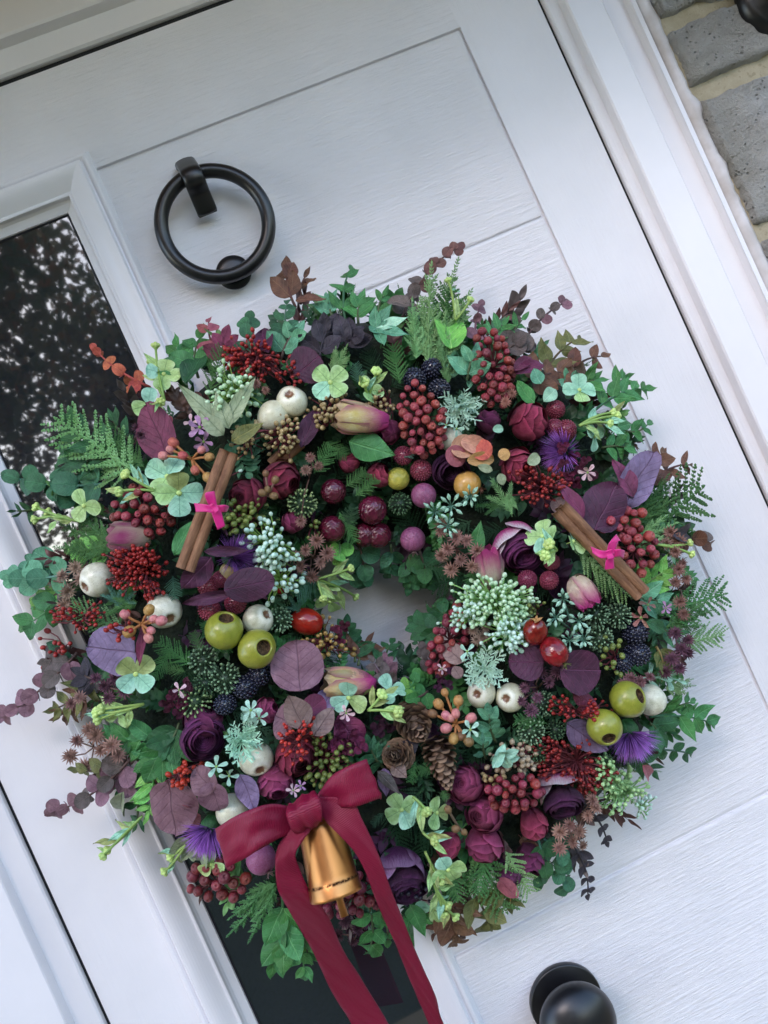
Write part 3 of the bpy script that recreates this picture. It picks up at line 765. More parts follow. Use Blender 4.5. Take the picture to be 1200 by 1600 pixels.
# ---- flat four-petalled flowers, buds
HYM = {'green': leafmat('petal_green', '8fb86a', 'b4d690', '4d7a4a', g=1.05, rough=.5, vv=.1, side=5, edge='c8e4b4'),
       'mint': leafmat('petal_mint', '86c4a2', 'a9dcc0', '4f8a72', g=1.05, rough=.5, vv=.1, side=5, edge='c4ecd8'),
       'olive': leafmat('petal_olive', '8fa058', 'a9b878', '586a3c', g=1.05, rough=.5, vv=.1, side=5, edge='c8e4a0')}
LIME = flatmat('lime_bud', 'a9cc62', 'cfe29a', rough=.45, sc_=300)
LSTEM = flatmat('green_stem', '7da04e', '98b868', rough=.5, sc_=100)
def flower(px, py, rpx, face=(0, 10), cols='gggg', spin=0, up=.016, label=None, name='hydrangea_flower', sub=.0, cup=.15):
    h = surf(px, py) + up; P = at(px, py, h); rad = rpx*mpp(h); view = (CAM-P).normalized(); Z = (view*math.cos(R(face[1])) + imgdir(face[0])*math.sin(R(face[1]))).normalized()
    a0 = imgdir(spin); X = (a0 - Z*a0.dot(Z)).normalized(); M = frame(P, X, Z, rad)
    m = PET.get('eye')
    if not m: mb = MB(); mb.ball((0, 0, .06), .13, 10, 6, (1, 1, .7)); mb.tube([(0, 0, .05), (0, 0, -.5)], .035, 5); m = PET['eye'] = mb.mesh('flower_heart')
    o = put(name, m, LIME, M, wreath, label=label); n = len(cols)
    for i, c in enumerate(cols):
        if c == '.': continue
        mt = HYM[{'g': 'green', 'm': 'mint', 'o': 'olive'}[c]]
        put('flower_petal', leafmesh('petal', (i*3+int(px)) % 4), mt, M @ Matrix.Rotation(2*PI*i/n, 4, 'Z') @ Matrix.Translation((.03, 0, .01*(i % 2)+.02)) @ Matrix.Rotation(-cup, 4, 'Y') @ Matrix.Diagonal((1, 1.12*4/max(4, n), .7, 1)), o)
    return o
BUDM = None
def budmesh():
    m = PET.get('budc')
    if m: return m
    mb = MB()
    for i in range(6):
        a = PI/3*i; mb.ball((math.cos(a)*.55, math.sin(a)*.55, .1), .42, 7, 5, (1, 1, 1))
    mb.ball((0, 0, .35), .42, 7, 5); mb.lathe([(.16, -1.0), (.3, -.7), (.75, -.25), (.7, .1)], 10)
    m = PET['budc'] = mb.mesh('bud_cluster'); return m
def buds(b, tips, rpx=9, up=.012, up1=.024, leaves=4, label=None, dirs=None):
    """green stalks carrying knots of lime buds and narrow pale leaves"""
    r = random.Random(int(b[0]+b[1]*3)); h = surf(*b) + up; P0 = at(b[0], b[1], h); m = MB(); ends = []
    for i, t in enumerate(tips):
        P1 = at(t[0], t[1], surf(*t) + up1); N = outward(*t); C = curve(P0, P1, r.uniform(-.06, .06), N, 6); m.tube([q-P0 for q in C], .0011, 6); ends.append((P1, (C[-1]-C[-2]).normalized()))
    o = put('bud_stalk', m.mesh('bud_stalk'), LSTEM, Matrix.Translation(P0), wreath, label=label)
    for P1, T in ends:
        Z = (T + (CAM-P1).normalized()*.9).normalized(); put('bud_cluster', budmesh(), LIME, zframe(P1, Z, rpx*.95*mpp(.1), r.random()*3), o)
    for i in range(leaves):
        P1, T = ends[i % len(ends)]; q = P0.lerp(P1, r.uniform(.15, .85)); N = outward(*b); S = N.cross(T).normalized()*r.choice((1, -1))
        L = r.uniform(26, 40)*mpp(.1)
        put('narrow_leaf', leafmesh('lance', r.randrange(4)), HYM[r.choice(('green', 'mint', 'olive'))], frame(q, T*.8 + S*r.uniform(.2, .8) + N*.15, N, (L, L*.8, L)), o)
    return o

# ---- berries
BER = {}
def berrymat(name, c1, c2, rough=.34, coat=.1, vv=.32):
    if name in MC: return MC[name]
    s = NT(name); v = s.n4(); a = s.noise(1.5, 4, .7, vec=v); b = s.noise(6, 4, .7, vec=v); sx = s.n('SeparateXYZ'); s.l(s.co(), sx.inputs[0])
    c = s.mix(s.ramp(a, .3, .7), hexc(c1, .9), hexc(c2, 1.05)); c = s.mix(s.math('MULTIPLY', s.ramp(b, .52, .74), .5), c, hexc(c1, .45))
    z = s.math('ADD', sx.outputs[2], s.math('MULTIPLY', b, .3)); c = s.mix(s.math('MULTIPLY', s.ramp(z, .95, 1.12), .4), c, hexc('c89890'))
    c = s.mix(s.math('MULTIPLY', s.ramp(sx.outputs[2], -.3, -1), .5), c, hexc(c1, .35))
    s.col(s.hsv(c, .03, vv)).rough(rough).spec(.5); s.b.inputs['Coat Weight'].default_value = coat; s.bump(s.math('ADD', a, s.math('MULTIPLY', b, .6)), .6, .0015); MC[name] = s.m; return s.m
B_PEP = lambda: berrymat('pepper_berry', 'a03a40', 'b85a58', .35)
def berryball(kind='dimple'):
    if kind in BER: return BER[kind]
    m = MB()
    if kind == 'dimple':
        m.lathe([(.00001, -1)] + [(math.cos(R(a)), math.sin(R(a))) for a in (-70, -45, -20, 5, 30, 52)] + [(.42, .86), (.25, .84), (.16, .74), (.00001, .70)], 9)
    else: m.ball((0, 0, 0), 1, 9, 7)
    BER[kind] = m.mesh('berry'); return BER[kind]
def cluster(pts, rpx, c, name='berry_cluster', berry='berry', mat=None, up=.014, root=None, stem='6a3038', kind='dimple', jit=.35, label=None, joined=False, n=None, spread=None, seed=0, oval=1.0, thick=.010, stemr=.0006):
    """berries at pixel points (or n scattered over an ellipse (cx, cy, rx, ry, angle)) tied by thin stalks"""
    r = random.Random(int(pts[0]*3+pts[1]) + seed if not isinstance(pts[0], (tuple, list)) else int(pts[0][0]))
    if not isinstance(pts[0], (tuple, list)):
        cx, cy, rx, ry, an = pts; ca, sa = math.cos(R(an)), math.sin(R(an)); Q = []; tries = 0
        subs = None
        if joined:
            subs = []
            for _ in range(max(2, n//9)): a = r.random()*2*PI; q = math.sqrt(r.random()); subs.append((rx*q*math.cos(a), ry*q*math.sin(a), r.uniform(-.5, .6)))
        while len(Q) < n and tries < n*60:
            tries += 1
            if subs:
                s0 = subs[tries % len(subs)]; w_ = rpx*2.6; x, y = s0[0] + r.gauss(0, w_), s0[1] + r.gauss(0, w_); q = min(1, math.hypot(x/rx, y/ry)); dz = (1-q*q)**.5 + s0[2] - ((x-s0[0])**2 + (y-s0[1])**2)/(w_*w_)*.22
            else: a = r.random()*2*PI; q = math.sqrt(r.random()); x, y = rx*q*math.cos(a), ry*q*math.sin(a); dz = (1-q*q)**.5
            p = (cx + x*ca - y*sa, cy - x*sa - y*ca, dz*thick + r.uniform(-.35, .35)*thick*jit*2)
            if all((p[0]-k[0])**2 + (p[1]-k[1])**2 + ((p[2]-k[2])/mpp(.1))**2 > (rpx*(1.5 if joined else 1.7))**2 for k in Q): Q.append(p)
    else: Q = [(p[0], p[1], thick*r.random()) for p in pts]; cx = sum(p[0] for p in Q)/len(Q); cy = sum(p[1] for p in Q)/len(Q)
    rt = root or (cx, cy); P0 = at(rt[0], rt[1], surf(*rt) + up - .012); m = MB(); ends = []
    for i, p in enumerate(Q):
        P = at(p[0], p[1], surf(cx, cy)*.5 + surf(p[0], p[1])*.5 + up + p[2]); mid = P0.lerp(P, .55) + Vector((r.uniform(-1, 1), r.uniform(-1, 0), r.uniform(-1, 1)))*.003
        m.tube([Vector((0, 0, 0)), mid-P0, P-P0], stemr, 4, cap=False); ends.append((P, (P-mid).normalized()))
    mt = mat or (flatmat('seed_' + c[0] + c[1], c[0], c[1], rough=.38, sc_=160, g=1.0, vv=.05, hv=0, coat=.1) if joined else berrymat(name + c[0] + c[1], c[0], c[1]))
    if joined:
        bm_ = MB(); src = berryball(kind); SV = [tuple(v.co) for v in src.vertices]; SF = [tuple(f.vertices) for f in src.polygons]; bm_ = MB()
        bm_.v = list(m.v); bm_.f = list(m.f); bm_.mi = [0]*len(m.f)
        for P, T in ends:
            q = rpx*.86*mpp(.1)*r.uniform(.7, 1.2); bm_.add(SV, SF, zframe(P-P0, (T + Vector((0, -.5, 0))).normalized(), (q, q, q*oval), r.random()*3), mi=1)
        return put(name, bm_.mesh(name, mats=[STM(stem), mt]), None, Matrix.Translation(P0), wreath, kind='stuff', label=label)
    o = put(name, m.mesh(name), STM(stem), Matrix.Translation(P0), wreath, label=label)
    for P, T in ends:
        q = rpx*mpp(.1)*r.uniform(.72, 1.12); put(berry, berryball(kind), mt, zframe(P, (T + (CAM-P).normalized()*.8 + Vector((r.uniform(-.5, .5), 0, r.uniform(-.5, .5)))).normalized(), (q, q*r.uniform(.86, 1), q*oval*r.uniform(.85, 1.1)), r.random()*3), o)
    return o
def tiny(pts, n, c=('7e1c1e', 'a8302a'), rpx=3.6, **k):
    k.setdefault('name', 'seed_cluster'); k.setdefault('kind', 'ball'); k.setdefault('joined', True); k.setdefault('oval', 1.25)
    return cluster(pts, rpx, c, n=n, **k)

# ---- round fruit and pods
def lobed(n, a): return lambda q, z: 1 + a*math.cos(n*q)
WOB = lambda q, z: 1 + .030*math.sin(2*q + 1 + z) + .020*math.sin(3*q + z*3) + .008*math.sin(7*q)
def podmesh(kind):
    if ('pod', kind) in PET: return PET[('pod', kind)]
    m = MB()
    if kind == 'open':     # hollow pod: wide rim and a dark hollow
        P = [(.00001, -1)] + [(math.cos(R(a))*1.0, math.sin(R(a))*.96) for a in range(-75, 54, 12)] + [(.52, .80), (.46, .84), (.405, .83), (.385, .77)]
        m.lathe(P, 28, fn=WOB); nf = len(m.f); m.lathe([(.385, .77), (.37, .60), (.30, .45), (.00001, .40)], 28, mi=1)
    elif kind == 'lip':    # cream pod: drawn-in shoulder, raised scar
        P = [(.00001, -1)] + [(math.cos(R(a)), math.sin(R(a))*.95) for a in range(-75, 48, 12)] + [(.60, .76), (.52, .81), (.44, .85), (.34, .865), (.24, .83), (.14, .77), (.00001, .74)]
        m.lathe(P, 28, fn=WOB)
    else:
        P = [(.00001, -1)] + [(math.cos(R(a))*(1-.05*max(0, a)/90), math.sin(R(a))*1.02) for a in range(-78, 79, 12)] + [(.1, 1.0), (.00001, .97)]
        m.lathe(P, 28, fn=WOB)
    return PET.setdefault(('pod', kind), m)
def scar(s, c, b, name):
    if 'cream' not in name and 'pearl' not in name: return c
    sx = s.n('SeparateXYZ'); s.l(s.co(), sx.inputs[0])
    rr = s.math('SQRT', s.math('ADD', s.math('MULTIPLY', sx.outputs[0], sx.outputs[0]), s.math('MULTIPLY', sx.outputs[1], sx.outputs[1])))
    rr = s.math('ADD', rr, s.math('MULTIPLY', s.math('SUBTRACT', s.noise(5, 5, .8), .5), .45)); top = s.ramp(sx.outputs[2], .3, .45)
    ringm = s.math('MULTIPLY', s.math('SUBTRACT', 1, s.ramp(s.math('ABSOLUTE', s.math('SUBTRACT', rr, .5)), .0, .22), clamp=True), top)
    c = s.mix(s.math('MULTIPLY', ringm, .7), c, hexc('f4f2e4'))
    return s.mix(s.math('MULTIPLY', s.math('SUBTRACT', 1, s.ramp(rr, .24, .34), clamp=True), top), c, s.mix(b, hexc('3c2216'), hexc('9a7050')))
def podm(name, c1, c2, rough=.3):
    if name in MC: return MC[name]
    s = NT(name); a = s.noise(2.2, 4, .6); b = s.noise(9, 4, .7); st = s.noise(5, 3, .6, vec=s.mapping((2.5, 2.5, .5)))
    c = s.mix(s.ramp(a, .3, .7), hexc(c1, 1.05), hexc(c2, 1.05)); c = s.mix(s.math('MULTIPLY', s.ramp(b, .58, .7), .6), c, hexc('6a4a2a')); sp_ = s.noise(26, 3, .6); c = s.mix(s.math('MULTIPLY', s.ramp(sp_, .62, .68), .45), c, hexc('4a3a1c'))
    c = s.mix(s.math('MULTIPLY', s.ramp(st, .55, .75), .25), c, hexc('5a4a30')); c = scar(s, c, b, name); s.b.inputs['Coat Weight'].default_value = .25; s.col(s.hsv(c, .01, .08)).rough(rough).spec(.5); s.bump(s.math('ADD', b, st), .25, .0006); MC[name] = s.m; return s.m
def rough_dark(name, c1, c2, sc_=14):
    if name in MC: return MC[name]
    s = NT(name); a = s.noise(sc_, 5, .8); s.col(s.mix(s.ramp(a, .38, .62), hexc(c1), hexc(c2))).rough(.85); s.bump(a, 1, .002); MC[name] = s.m; return s.m
def pod(px, py, rpx, face, kind='lip', col='cream', label=None, up=None, name='seed_pod'):
    h = surf(px, py) + (rpx*mpp(.1)*.45 if up is None else up); P = at(px, py, h); rad = rpx*mpp(h)
    view = (CAM-P).normalized(); Z = (view*math.cos(R(face[1])) + imgdir(face[0])*math.sin(R(face[1]))).normalized()
    body = podm('pod_' + col, *{'cream': ('c9c6a6', 'dcdcc4'), 'pearl': ('b9b89c', 'e2e2d0'), 'olive': ('7f862a', '96983a'), 'lemon': ('9a9440', 'b0a850')}[col])
    hole = rough_dark('pod_hollow', '20140c', '7a5c3c', 5) if kind == 'open' else rough_dark('pod_scar', '4a2c1c', '8a6648', 9)
    k = ('pm', kind, col)
    if k not in PET: PET[k] = podmesh(kind).mesh('seed_pod', mats=[body, hole])
    return put(name, PET[k], None, zframe(P, Z, rad, int(px) % 6), wreath, label=label)
def fruitmat(name, c1, c2, rough=.22, wr=.25, frost=None):
    if name in MC: return MC[name]
    s = NT(name); a = s.noise(1.4, 4, .6); b = s.noise(3.2, 3, .5); wv = s.n('TexWave', wave_type='BANDS', bands_direction='DIAGONAL'); wv.inputs['Scale'].default_value = .9; wv.inputs['Distortion'].default_value = 16; wv.inputs['Detail'].default_value = 3; s.l(s.co(), wv.inputs[0])
    c = s.mix(s.ramp(a, .3, .7), hexc(c1, 1.05), hexc(c2, 1.05))
    if frost: c = s.mix(s.math('MULTIPLY', s.ramp(s.noise(12, 5, .8), .42, .7), .75), c, hexc(frost))
    n7 = s.noise(20, 4, .75); c = s.mix(s.math('MULTIPLY', s.ramp(n7, .58, .68), .5), c, hexc(c1, .4)); c = s.mix(s.math('MULTIPLY', s.ramp(s.noise(2.4, 2), .5, .7), .3), c, hexc(c2, 1.5))
    s.col(s.hsv(c, .01, .1)).rough(rough).spec(.5); s.b.inputs['Coat Weight'].default_value = .3 if not frost else 0
    s.bump(s.math('ADD', s.math('MULTIPLY', wv.outputs['Fac'], wr), s.math('MULTIPLY', b, .3)), .5, .002); MC[name] = s.m; return s.m
FR = {'cherry': ('440e20', '5a1830', .22, .5, None), 'hip': ('8c1418', 'a3221c', .16, .1, None), 'hipdark': ('5c1012', '8a1a18', .16, .1, None), 'frost': ('7a3458', '8a4468', .5, .2, 'a878a0'),
      'apple': ('8a8a2c', 'b0a040', .4, .25, '9aa05a'), 'peach': ('b88a3c', 'c89858', .35, .1, None), 'cream': ('c8a870', 'd8c090', .4, .1, None)}
def fruit(px, py, rpx, col='cherry', face=(0, 80), calyx=None, oval=1.0, label=None, up=None, name='berry_fruit'):
    h = surf(px, py) + (rpx*mpp(.1)*.4 if up is None else up); P = at(px, py, h); rad = rpx*mpp(h)
    view = (CAM-P).normalized(); Z = (view*math.cos(R(face[1])) + imgdir(face[0])*math.sin(R(face[1]))).normalized(); c1, c2, rg, wr, fr = FR[col]
    k = ('fruit',)
    if k not in PET:
        m = MB(); m.lathe([(.00001, -.93), (.1, -.97)] + [(math.cos(R(a)), math.sin(R(a))) for a in range(-75, 76, 10)] + [(.1, .95), (.00001, .9)], 24); PET[k] = m.mesh('fruit')
    M = zframe(P, Z, (rad, rad, rad*oval), int(px) % 6); o = put(name, PET[k], fruitmat('fruit_' + col, c1, c2, rg, wr, fr), M, wreath, label=label)
    if calyx:
        for i in range(5):
            put('sepal', leafmesh('point', i % 4), calyx, M @ Matrix.Translation((0, 0, .9)) @ Matrix.Rotation(2*PI*i/5, 4, 'Z') @ Matrix.Rotation(R(-50), 4, 'Y') @ Matrix.Diagonal((.55, .5, .5, 1)), o)
    return o
def fib(n):
    g = PI*(3-math.sqrt(5))
    for i in range(n):
        z = 1-2*(i+.5)/n; q = math.sqrt(1-z*z); yield Vector((q*math.cos(g*i), q*math.sin(g*i), z))
def bumpy(px, py, rpx, col='maroon', face=(0, 40), label=None, oval=1.1, name='bramble_berry', up=None):
    k = ('bumpy', col == 'maroon')
    if k not in PET:
        m = MB(); m.ball((0, 0, 0), .86, 14, 10); n, b = (190, .085) if col == 'maroon' else (110, .125)
        for d in fib(n): m.ball(d*.9, b, 6, 4)
        PET[k] = m.mesh('bramble_berry')
    mt = {'maroon': lambda: flatmat('bramble_maroon', '6a1c36', 'a04a62', rough=.3, sc_=9, g=1.0, vv=.15, coat=.3), 'black': lambda: flatmat('bramble_black', '14141f', '2c3048', rough=.18, sc_=9, vv=.1, coat=.6, g=1.0)}[col]()
    h = surf(px, py) + (rpx*mpp(.1)*.35 if up is None else up); P = at(px, py, h); rad = rpx*mpp(h); view = (CAM-P).normalized(); Z = (view*math.cos(R(face[1])) + imgdir(face[0])*math.sin(R(face[1]))).normalized()
    return put(name, PET[k], mt, zframe(P, Z, (rad, rad, rad*oval), px % 6), wreath, label=label)
def seedhead(px, py, rpx, col=('4f6e4a', '7d9a70'), face=(0, 20), label=None, up=None, oval=1.0):
    """round head of stubby knobbed spikes"""
    k = ('seedhead',)
    if k not in PET:
        m = MB(); m.ball((0, 0, 0), .45, 10, 8); r = random.Random(3)
        for d in fib(92):
            d = (d + Vector((r.gauss(0, .05), r.gauss(0, .05), r.gauss(0, .05)))).normalized(); L = r.uniform(.84, .98)
            m.tube([d*.3, d*L], [.028, .045], 4, cap=False); m.ball((0, 0, 0), .078, 6, 5, (1, 1, 1.25), M=zframe(d*L, d, 1))
        PET[k] = m.mesh('seed_head')
    s_name = 'seedhead_' + col[0]
    if s_name not in MC:
        s = NT(s_name); sx = s.n('VectorMath', operation='LENGTH'); s.l(s.co(), sx.inputs[0])
        c = s.mix(s.ramp(sx.outputs['Value'], .72, 1.0), hexc('2c4230', 1.0), hexc(col[1], 1.1)); c = s.mix(s.math('MULTIPLY', s.noise(4, 3), .4), c, hexc(col[0])); s.col(s.hsv(c, .02, .15)).rough(.5); MC[s_name] = s.m
    h = surf(px, py) + (rpx*mpp(.1)*.3 if up is None else up); P = at(px, py, h); rad = rpx*mpp(h); view = (CAM-P).normalized(); Z = (view*math.cos(R(face[1])) + imgdir(face[0])*math.sin(R(face[1]))).normalized()
    return put('seed_head', PET[k], MC[s_name], zframe(P, Z, (rad, rad, rad*oval), px % 6), wreath, label=label)

# ---- small flowers, tufts, thistles
def starhead():
    k = ('star',)
    if k not in PET:
        m = MB(); r = random.Random(5); sh = leafmesh('point', 0, )
        V = [tuple(v.co) for v in sh.vertices]; F = [tuple(f.vertices) for f in sh.polygons]
        V, F = [(0, 0, 0), (.5, .11, .05), (1, 0, -.10), (.5, -.11, .05), (.5, 0, -.03)], [(0, 1, 4), (1, 2, 4), (2, 3, 4), (3, 0, 4)]
        for ring, (n, el) in enumerate(((15, 4), (13, 22), (11, 42), (8, 60), (5, 78))):
            for i in range(n):
                m.add(V, F, Matrix.Rotation(2*PI*i/n + ring*.4 + r.uniform(-.1, .1), 4, 'Z') @ Matrix.Rotation(-R(el + r.uniform(-8, 8)), 4, 'Y') @ Matrix.Diagonal((1-.1*ring, 1, 1, 1)))
        m.ball((0, 0, -.05), .3, 8, 5)
        PET[k] = m.mesh('dried_flower', smooth=False)
    return PET[k]
def dried(pts, rpx=13, col=('8a665c', 'a98a7e'), root=None, up=.016, label=None, name='dried_flower_cluster', stem='6a5048', seed=0):
    r = random.Random(int(pts[0][0])+seed); cx = sum(p[0] for p in pts)/len(pts); cy = sum(p[1] for p in pts)/len(pts); rt = root or (cx, cy); P0 = at(rt[0], rt[1], surf(*rt) + up - .014); m = MB(); E = []
    for p in pts:
        P = at(p[0], p[1], surf(*p) + up + r.uniform(-.003, .004)); mid = P0.lerp(P, .5) + Vector((r.uniform(-1, 1), -.5, r.uniform(-1, 1)))*.004; m.tube([Vector((0, 0, 0)), mid-P0, P-P0], .0006, 5); E.append((P, (P-mid).normalized()))
    o = put(name, m.mesh(name), STM(stem), Matrix.Translation(P0), wreath, label=label); mt = flatmat('dried_' + col[0], col[0], col[1], rough=.75, sc_=1.5, vv=.2, hv=.02, g=1.1)
    for P, T in E:
        q = rpx*mpp(.1)*r.uniform(.8, 1.12); put('dried_flower', starhead(), mt, zframe(P, (T*.5 + (CAM-P).normalized() + Vector((r.uniform(-.6, .6), 0, r.uniform(-.6, .6)))).normalized(), q, r.random()*6), o)
    return o
def tuft(px, py, rpx, col=('9cbfa8', 'bcd8c4'), up=.012, label=None, face=(0, 15), sd=0, name='dusty_tuft'):
    k = ('tuft', (int(px)+sd) % 3)
    if k not in PET:
        r = random.Random(k[1]*7+2); m = MB()
        def strip(p, d, L, wd, depth):
            s_ = d.cross(Vector((0, 0, 1)).cross(d) if abs(d.z) < .9 else Vector((1, 0, 0))).normalized(); s_ = (Vector((0, 0, 1)).cross(d)).normalized() if abs(d.z) < .95 else s_
            q = p + d*L; u = s_.cross(d)*wd*.7
            m.add([p - s_*wd*.6, p + s_*wd*.6, p + d*L*.6 + s_*wd, q, p + d*L*.6 - s_*wd, p + d*L*.5 + u], [(0, 1, 5), (1, 2, 5), (2, 3, 5), (3, 4, 5), (4, 0, 5)])
            if depth:
                for t in (.45, .7, .95):
                    for sg in (1, -1):
                        dd = (d + s_*sg*r.uniform(.55, 1.0) + Vector((0, 0, r.uniform(-.2, .3)))).normalized(); strip(p + d*L*t, dd, L*r.uniform(.26, .4), wd*.9, depth-1)
        for i in range(26):
            a = 2*PI*i/26*2.4; el = r.uniform(5, 85); d = Vector((math.cos(a)*math.cos(R(el)), math.sin(a)*math.cos(R(el)), math.sin(R(el)))); strip(Vector((0, 0, 0)), d, r.uniform(.55, .85), .028, 2 if i % 2 else 1)
        PET[k] = m.mesh('tuft', smooth=False)
    h = surf(px, py) + up; P = at(px, py, h); view = (CAM-P).normalized(); Z = (view*math.cos(R(face[1])) + imgdir(face[0])*math.sin(R(face[1]))).normalized()
    return put(name, PET[k], flatmat('tuft_' + col[0], *col, rough=.7, sc_=3, vv=.08, g=1.1), zframe(P, Z, rpx*mpp(h), px % 6), wreath, label=label)
def thistle(px, py, rpx, ang=0, lean=40, label=None, up=.014, col=('6a3a8a', 'a458b8')):
    """head of fine violet hairs; ang = image direction the hairs point"""
    k = ('thistle',)
    if k not in PET:
        r = random.Random(8); m = MB()
        for i in range(420):
            a = r.random()*2*PI; el = R(r.uniform(12, 88)); d = Vector((math.cos(a)*math.cos(el), math.sin(a)*math.cos(el), math.sin(el))); L = r.uniform(.82, 1.08); b = d.orthogonal().normalized()*.014
            base = Vector((d.x*.28, d.y*.28, -.05)); bend = Vector((0, 0, .12*L)); c = d.cross(b).normalized()*.014
            m.add([base-b, base+b, base+c*1.6, (base+d*L*.6+bend*.6)+b*.8, (base+d*L*.6+bend*.6)-b*.8, base+d*L+bend], [(0, 1, 3, 4), (4, 3, 5), (1, 2, 3), (2, 0, 4)])
        PET[k] = m.mesh('thistle_hairs', smooth=False); m = MB(); m.lathe([(.00001, -.7), (.3, -.62), (.42, -.3), (.36, 0), (.2, .1)], 14); PET[('thcup',)] = m.mesh('cup')
    nm = 'thistle_hair'
    if nm not in MC:
        s = NT(nm); sx = s.n('VectorMath', operation='LENGTH'); s.l(s.co(), sx.inputs[0]); s.col(s.mix(s.ramp(sx.outputs['Value'], .35, 1.0), hexc('5a3478'), hexc('b070cc', 1.1))).rough(.45); MC[nm] = s.m
    h = surf(px, py) + up; P = at(px, py, h); rad = rpx*mpp(h); view = (CAM-P).normalized(); Z = (view*math.cos(R(lean)) + imgdir(ang)*math.sin(R(lean))).normalized(); M = zframe(P, Z, rad)
    o = put('thistle', PET[('thcup',)], LF('deep'), M, wreath, label=label); put('thistle_hair', PET[k], MC[nm], M, o); return o
def starbuds(pts, rpx=6, root=None, col=('7fae98', 'b4d8c0'), label=None, up=.018):
    """mint sprays of pointed buds"""
    k = ('dia',)
    if k not in PET:
        m = MB(); m.lathe([(.00001, -1), (.3, -.7), (.5, 0), (.34, .55), (.00001, 1.15)], 5); PET[k] = m.mesh('bud', smooth=False)
    r = random.Random(int(pts[0][0])); cx = sum(p[0] for p in pts)/len(pts); cy = sum(p[1] for p in pts)/len(pts); rt = root or (cx, cy); P0 = at(rt[0], rt[1], surf(*rt)+up-.014); m = MB(); mt = flatmat('mint_bud', *col, rough=.5, sc_=2, g=1.05)
    E = []
    for p in pts:
        C = at(p[0], p[1], surf(*p) + up); m.tube([Vector((0, 0, 0)), C-P0], .0007, 5)
        for i in range(8):
            a = 2*PI*i/8 + r.random()*.4; rr = r.uniform(11, 18)*mpp(.1); el = r.uniform(.1, 1.1)
            d = (RT*math.cos(a) + UP*math.sin(a))*math.cos(el) + (CAM-C).normalized()*math.sin(el); q = C + d*rr; m.tube([C-P0, q-P0], .0005, 4); E.append((q, d))
    o = put('bud_spray', m.mesh('bud_spray'), STM('5c8672'), Matrix.Translation(P0), wreath, label=label)
    for q, d in E: put('mint_bud', PET[k], mt, zframe(q, d, rpx*mpp(.1)*r.uniform(.85, 1.15)), o)
    return o
def posy(px, py, rpx=14, col='mint', n=5, face=(0, 20), up=.022, spin=None, label=None):
    """small five-petalled flower"""
    cols = {'mint': ('9fd0b8', 'bfe4d0'), 'pink': ('d8a8b8', 'e6c8cc'), 'lilac': ('a878a8', 'c098bc'), 'magenta': ('7a2450', '98386a'), 'rust': ('8a5a50', 'a87a70')}[col]
    h = surf(px, py) + up; P = at(px, py, h); rad = rpx*mpp(h); view = (CAM-P).normalized(); Z = (view*math.cos(R(face[1])) + imgdir(face[0])*math.sin(R(face[1]))).normalized(); M = zframe(P, Z, rad, spin if spin is not None else (px % 7)); m = PET.get('posyeye')
    if not m: mb = MB(); mb.ball((0, 0, .05), .14, 8, 5); mb.tube([(0, 0, 0), (0, 0, -1.2)], .05, 5); m = PET['posyeye'] = mb.mesh('flower_eye')
    o = put('small_flower', m, LSTEM, M, wreath, label=label); mt = leafmat('posy_' + col, cols[0], cols[1], None, g=1.05, rough=.5, vv=.1)
    for i in range(n): put('small_petal', leafmesh('spoon', i % 4), mt, M @ Matrix.Rotation(2*PI*i/n, 4, 'Z') @ Matrix.Rotation(-R(14 + 10*(i % 2)), 4, 'Y') @ Matrix.Scale(1.02, 4), o)
    return o
def velvet(pts, rpx=11, col=('6a1c40', '8a2c58'), label=None, up=.012):
    """crumpled velvety florets massed together"""
    k = ('velvet',)
    if k not in PET:
        m = MB(); r = random.Random(2); sh = leafmesh('petal', 0); V = [tuple(v.co) for v in sh.vertices]; F = [tuple(f.vertices) for f in sh.polygons]
        for i in range(9):
            m.add([(x, y, z + .12*math.sin(x*7+y*5+i)) for x, y, z in V], F, Matrix.Rotation(2*PI*i/9*2.2, 4, 'Z') @ Matrix.Rotation(-R((12, 40, 62)[i % 3] + r.uniform(-8, 8)), 4, 'Y') @ Matrix.Scale((1, .85, .65)[i % 3], 4))
        PET[k] = m.mesh('velvet_floret')
    r = random.Random(int(pts[0][0])); P0 = at(pts[0][0], pts[0][1], surf(*pts[0])); m = MB(); E = []
    for p in pts:
        P = at(p[0], p[1], surf(*p) + up + r.uniform(-.004, .004)); m.tube([Vector((0, 0, 0)), P-P0], .0006, 4, cap=False); E.append(P)
    o = put('floret_cluster', m.mesh('floret_cluster'), STM('5a3040'), Matrix.Translation(P0), wreath, label=label); mt = petalmat('velvet_' + col[0], col[0], col[1], rough=.7)
    for P in E: put('floret', PET[k], mt, zframe(P, ((CAM-P).normalized() + Vector((r.uniform(-.7, .7), 0, r.uniform(-.7, .7)))).normalized(), rpx*mpp(.1)*r.uniform(.85, 1.2), r.random()*6), o)
    return o
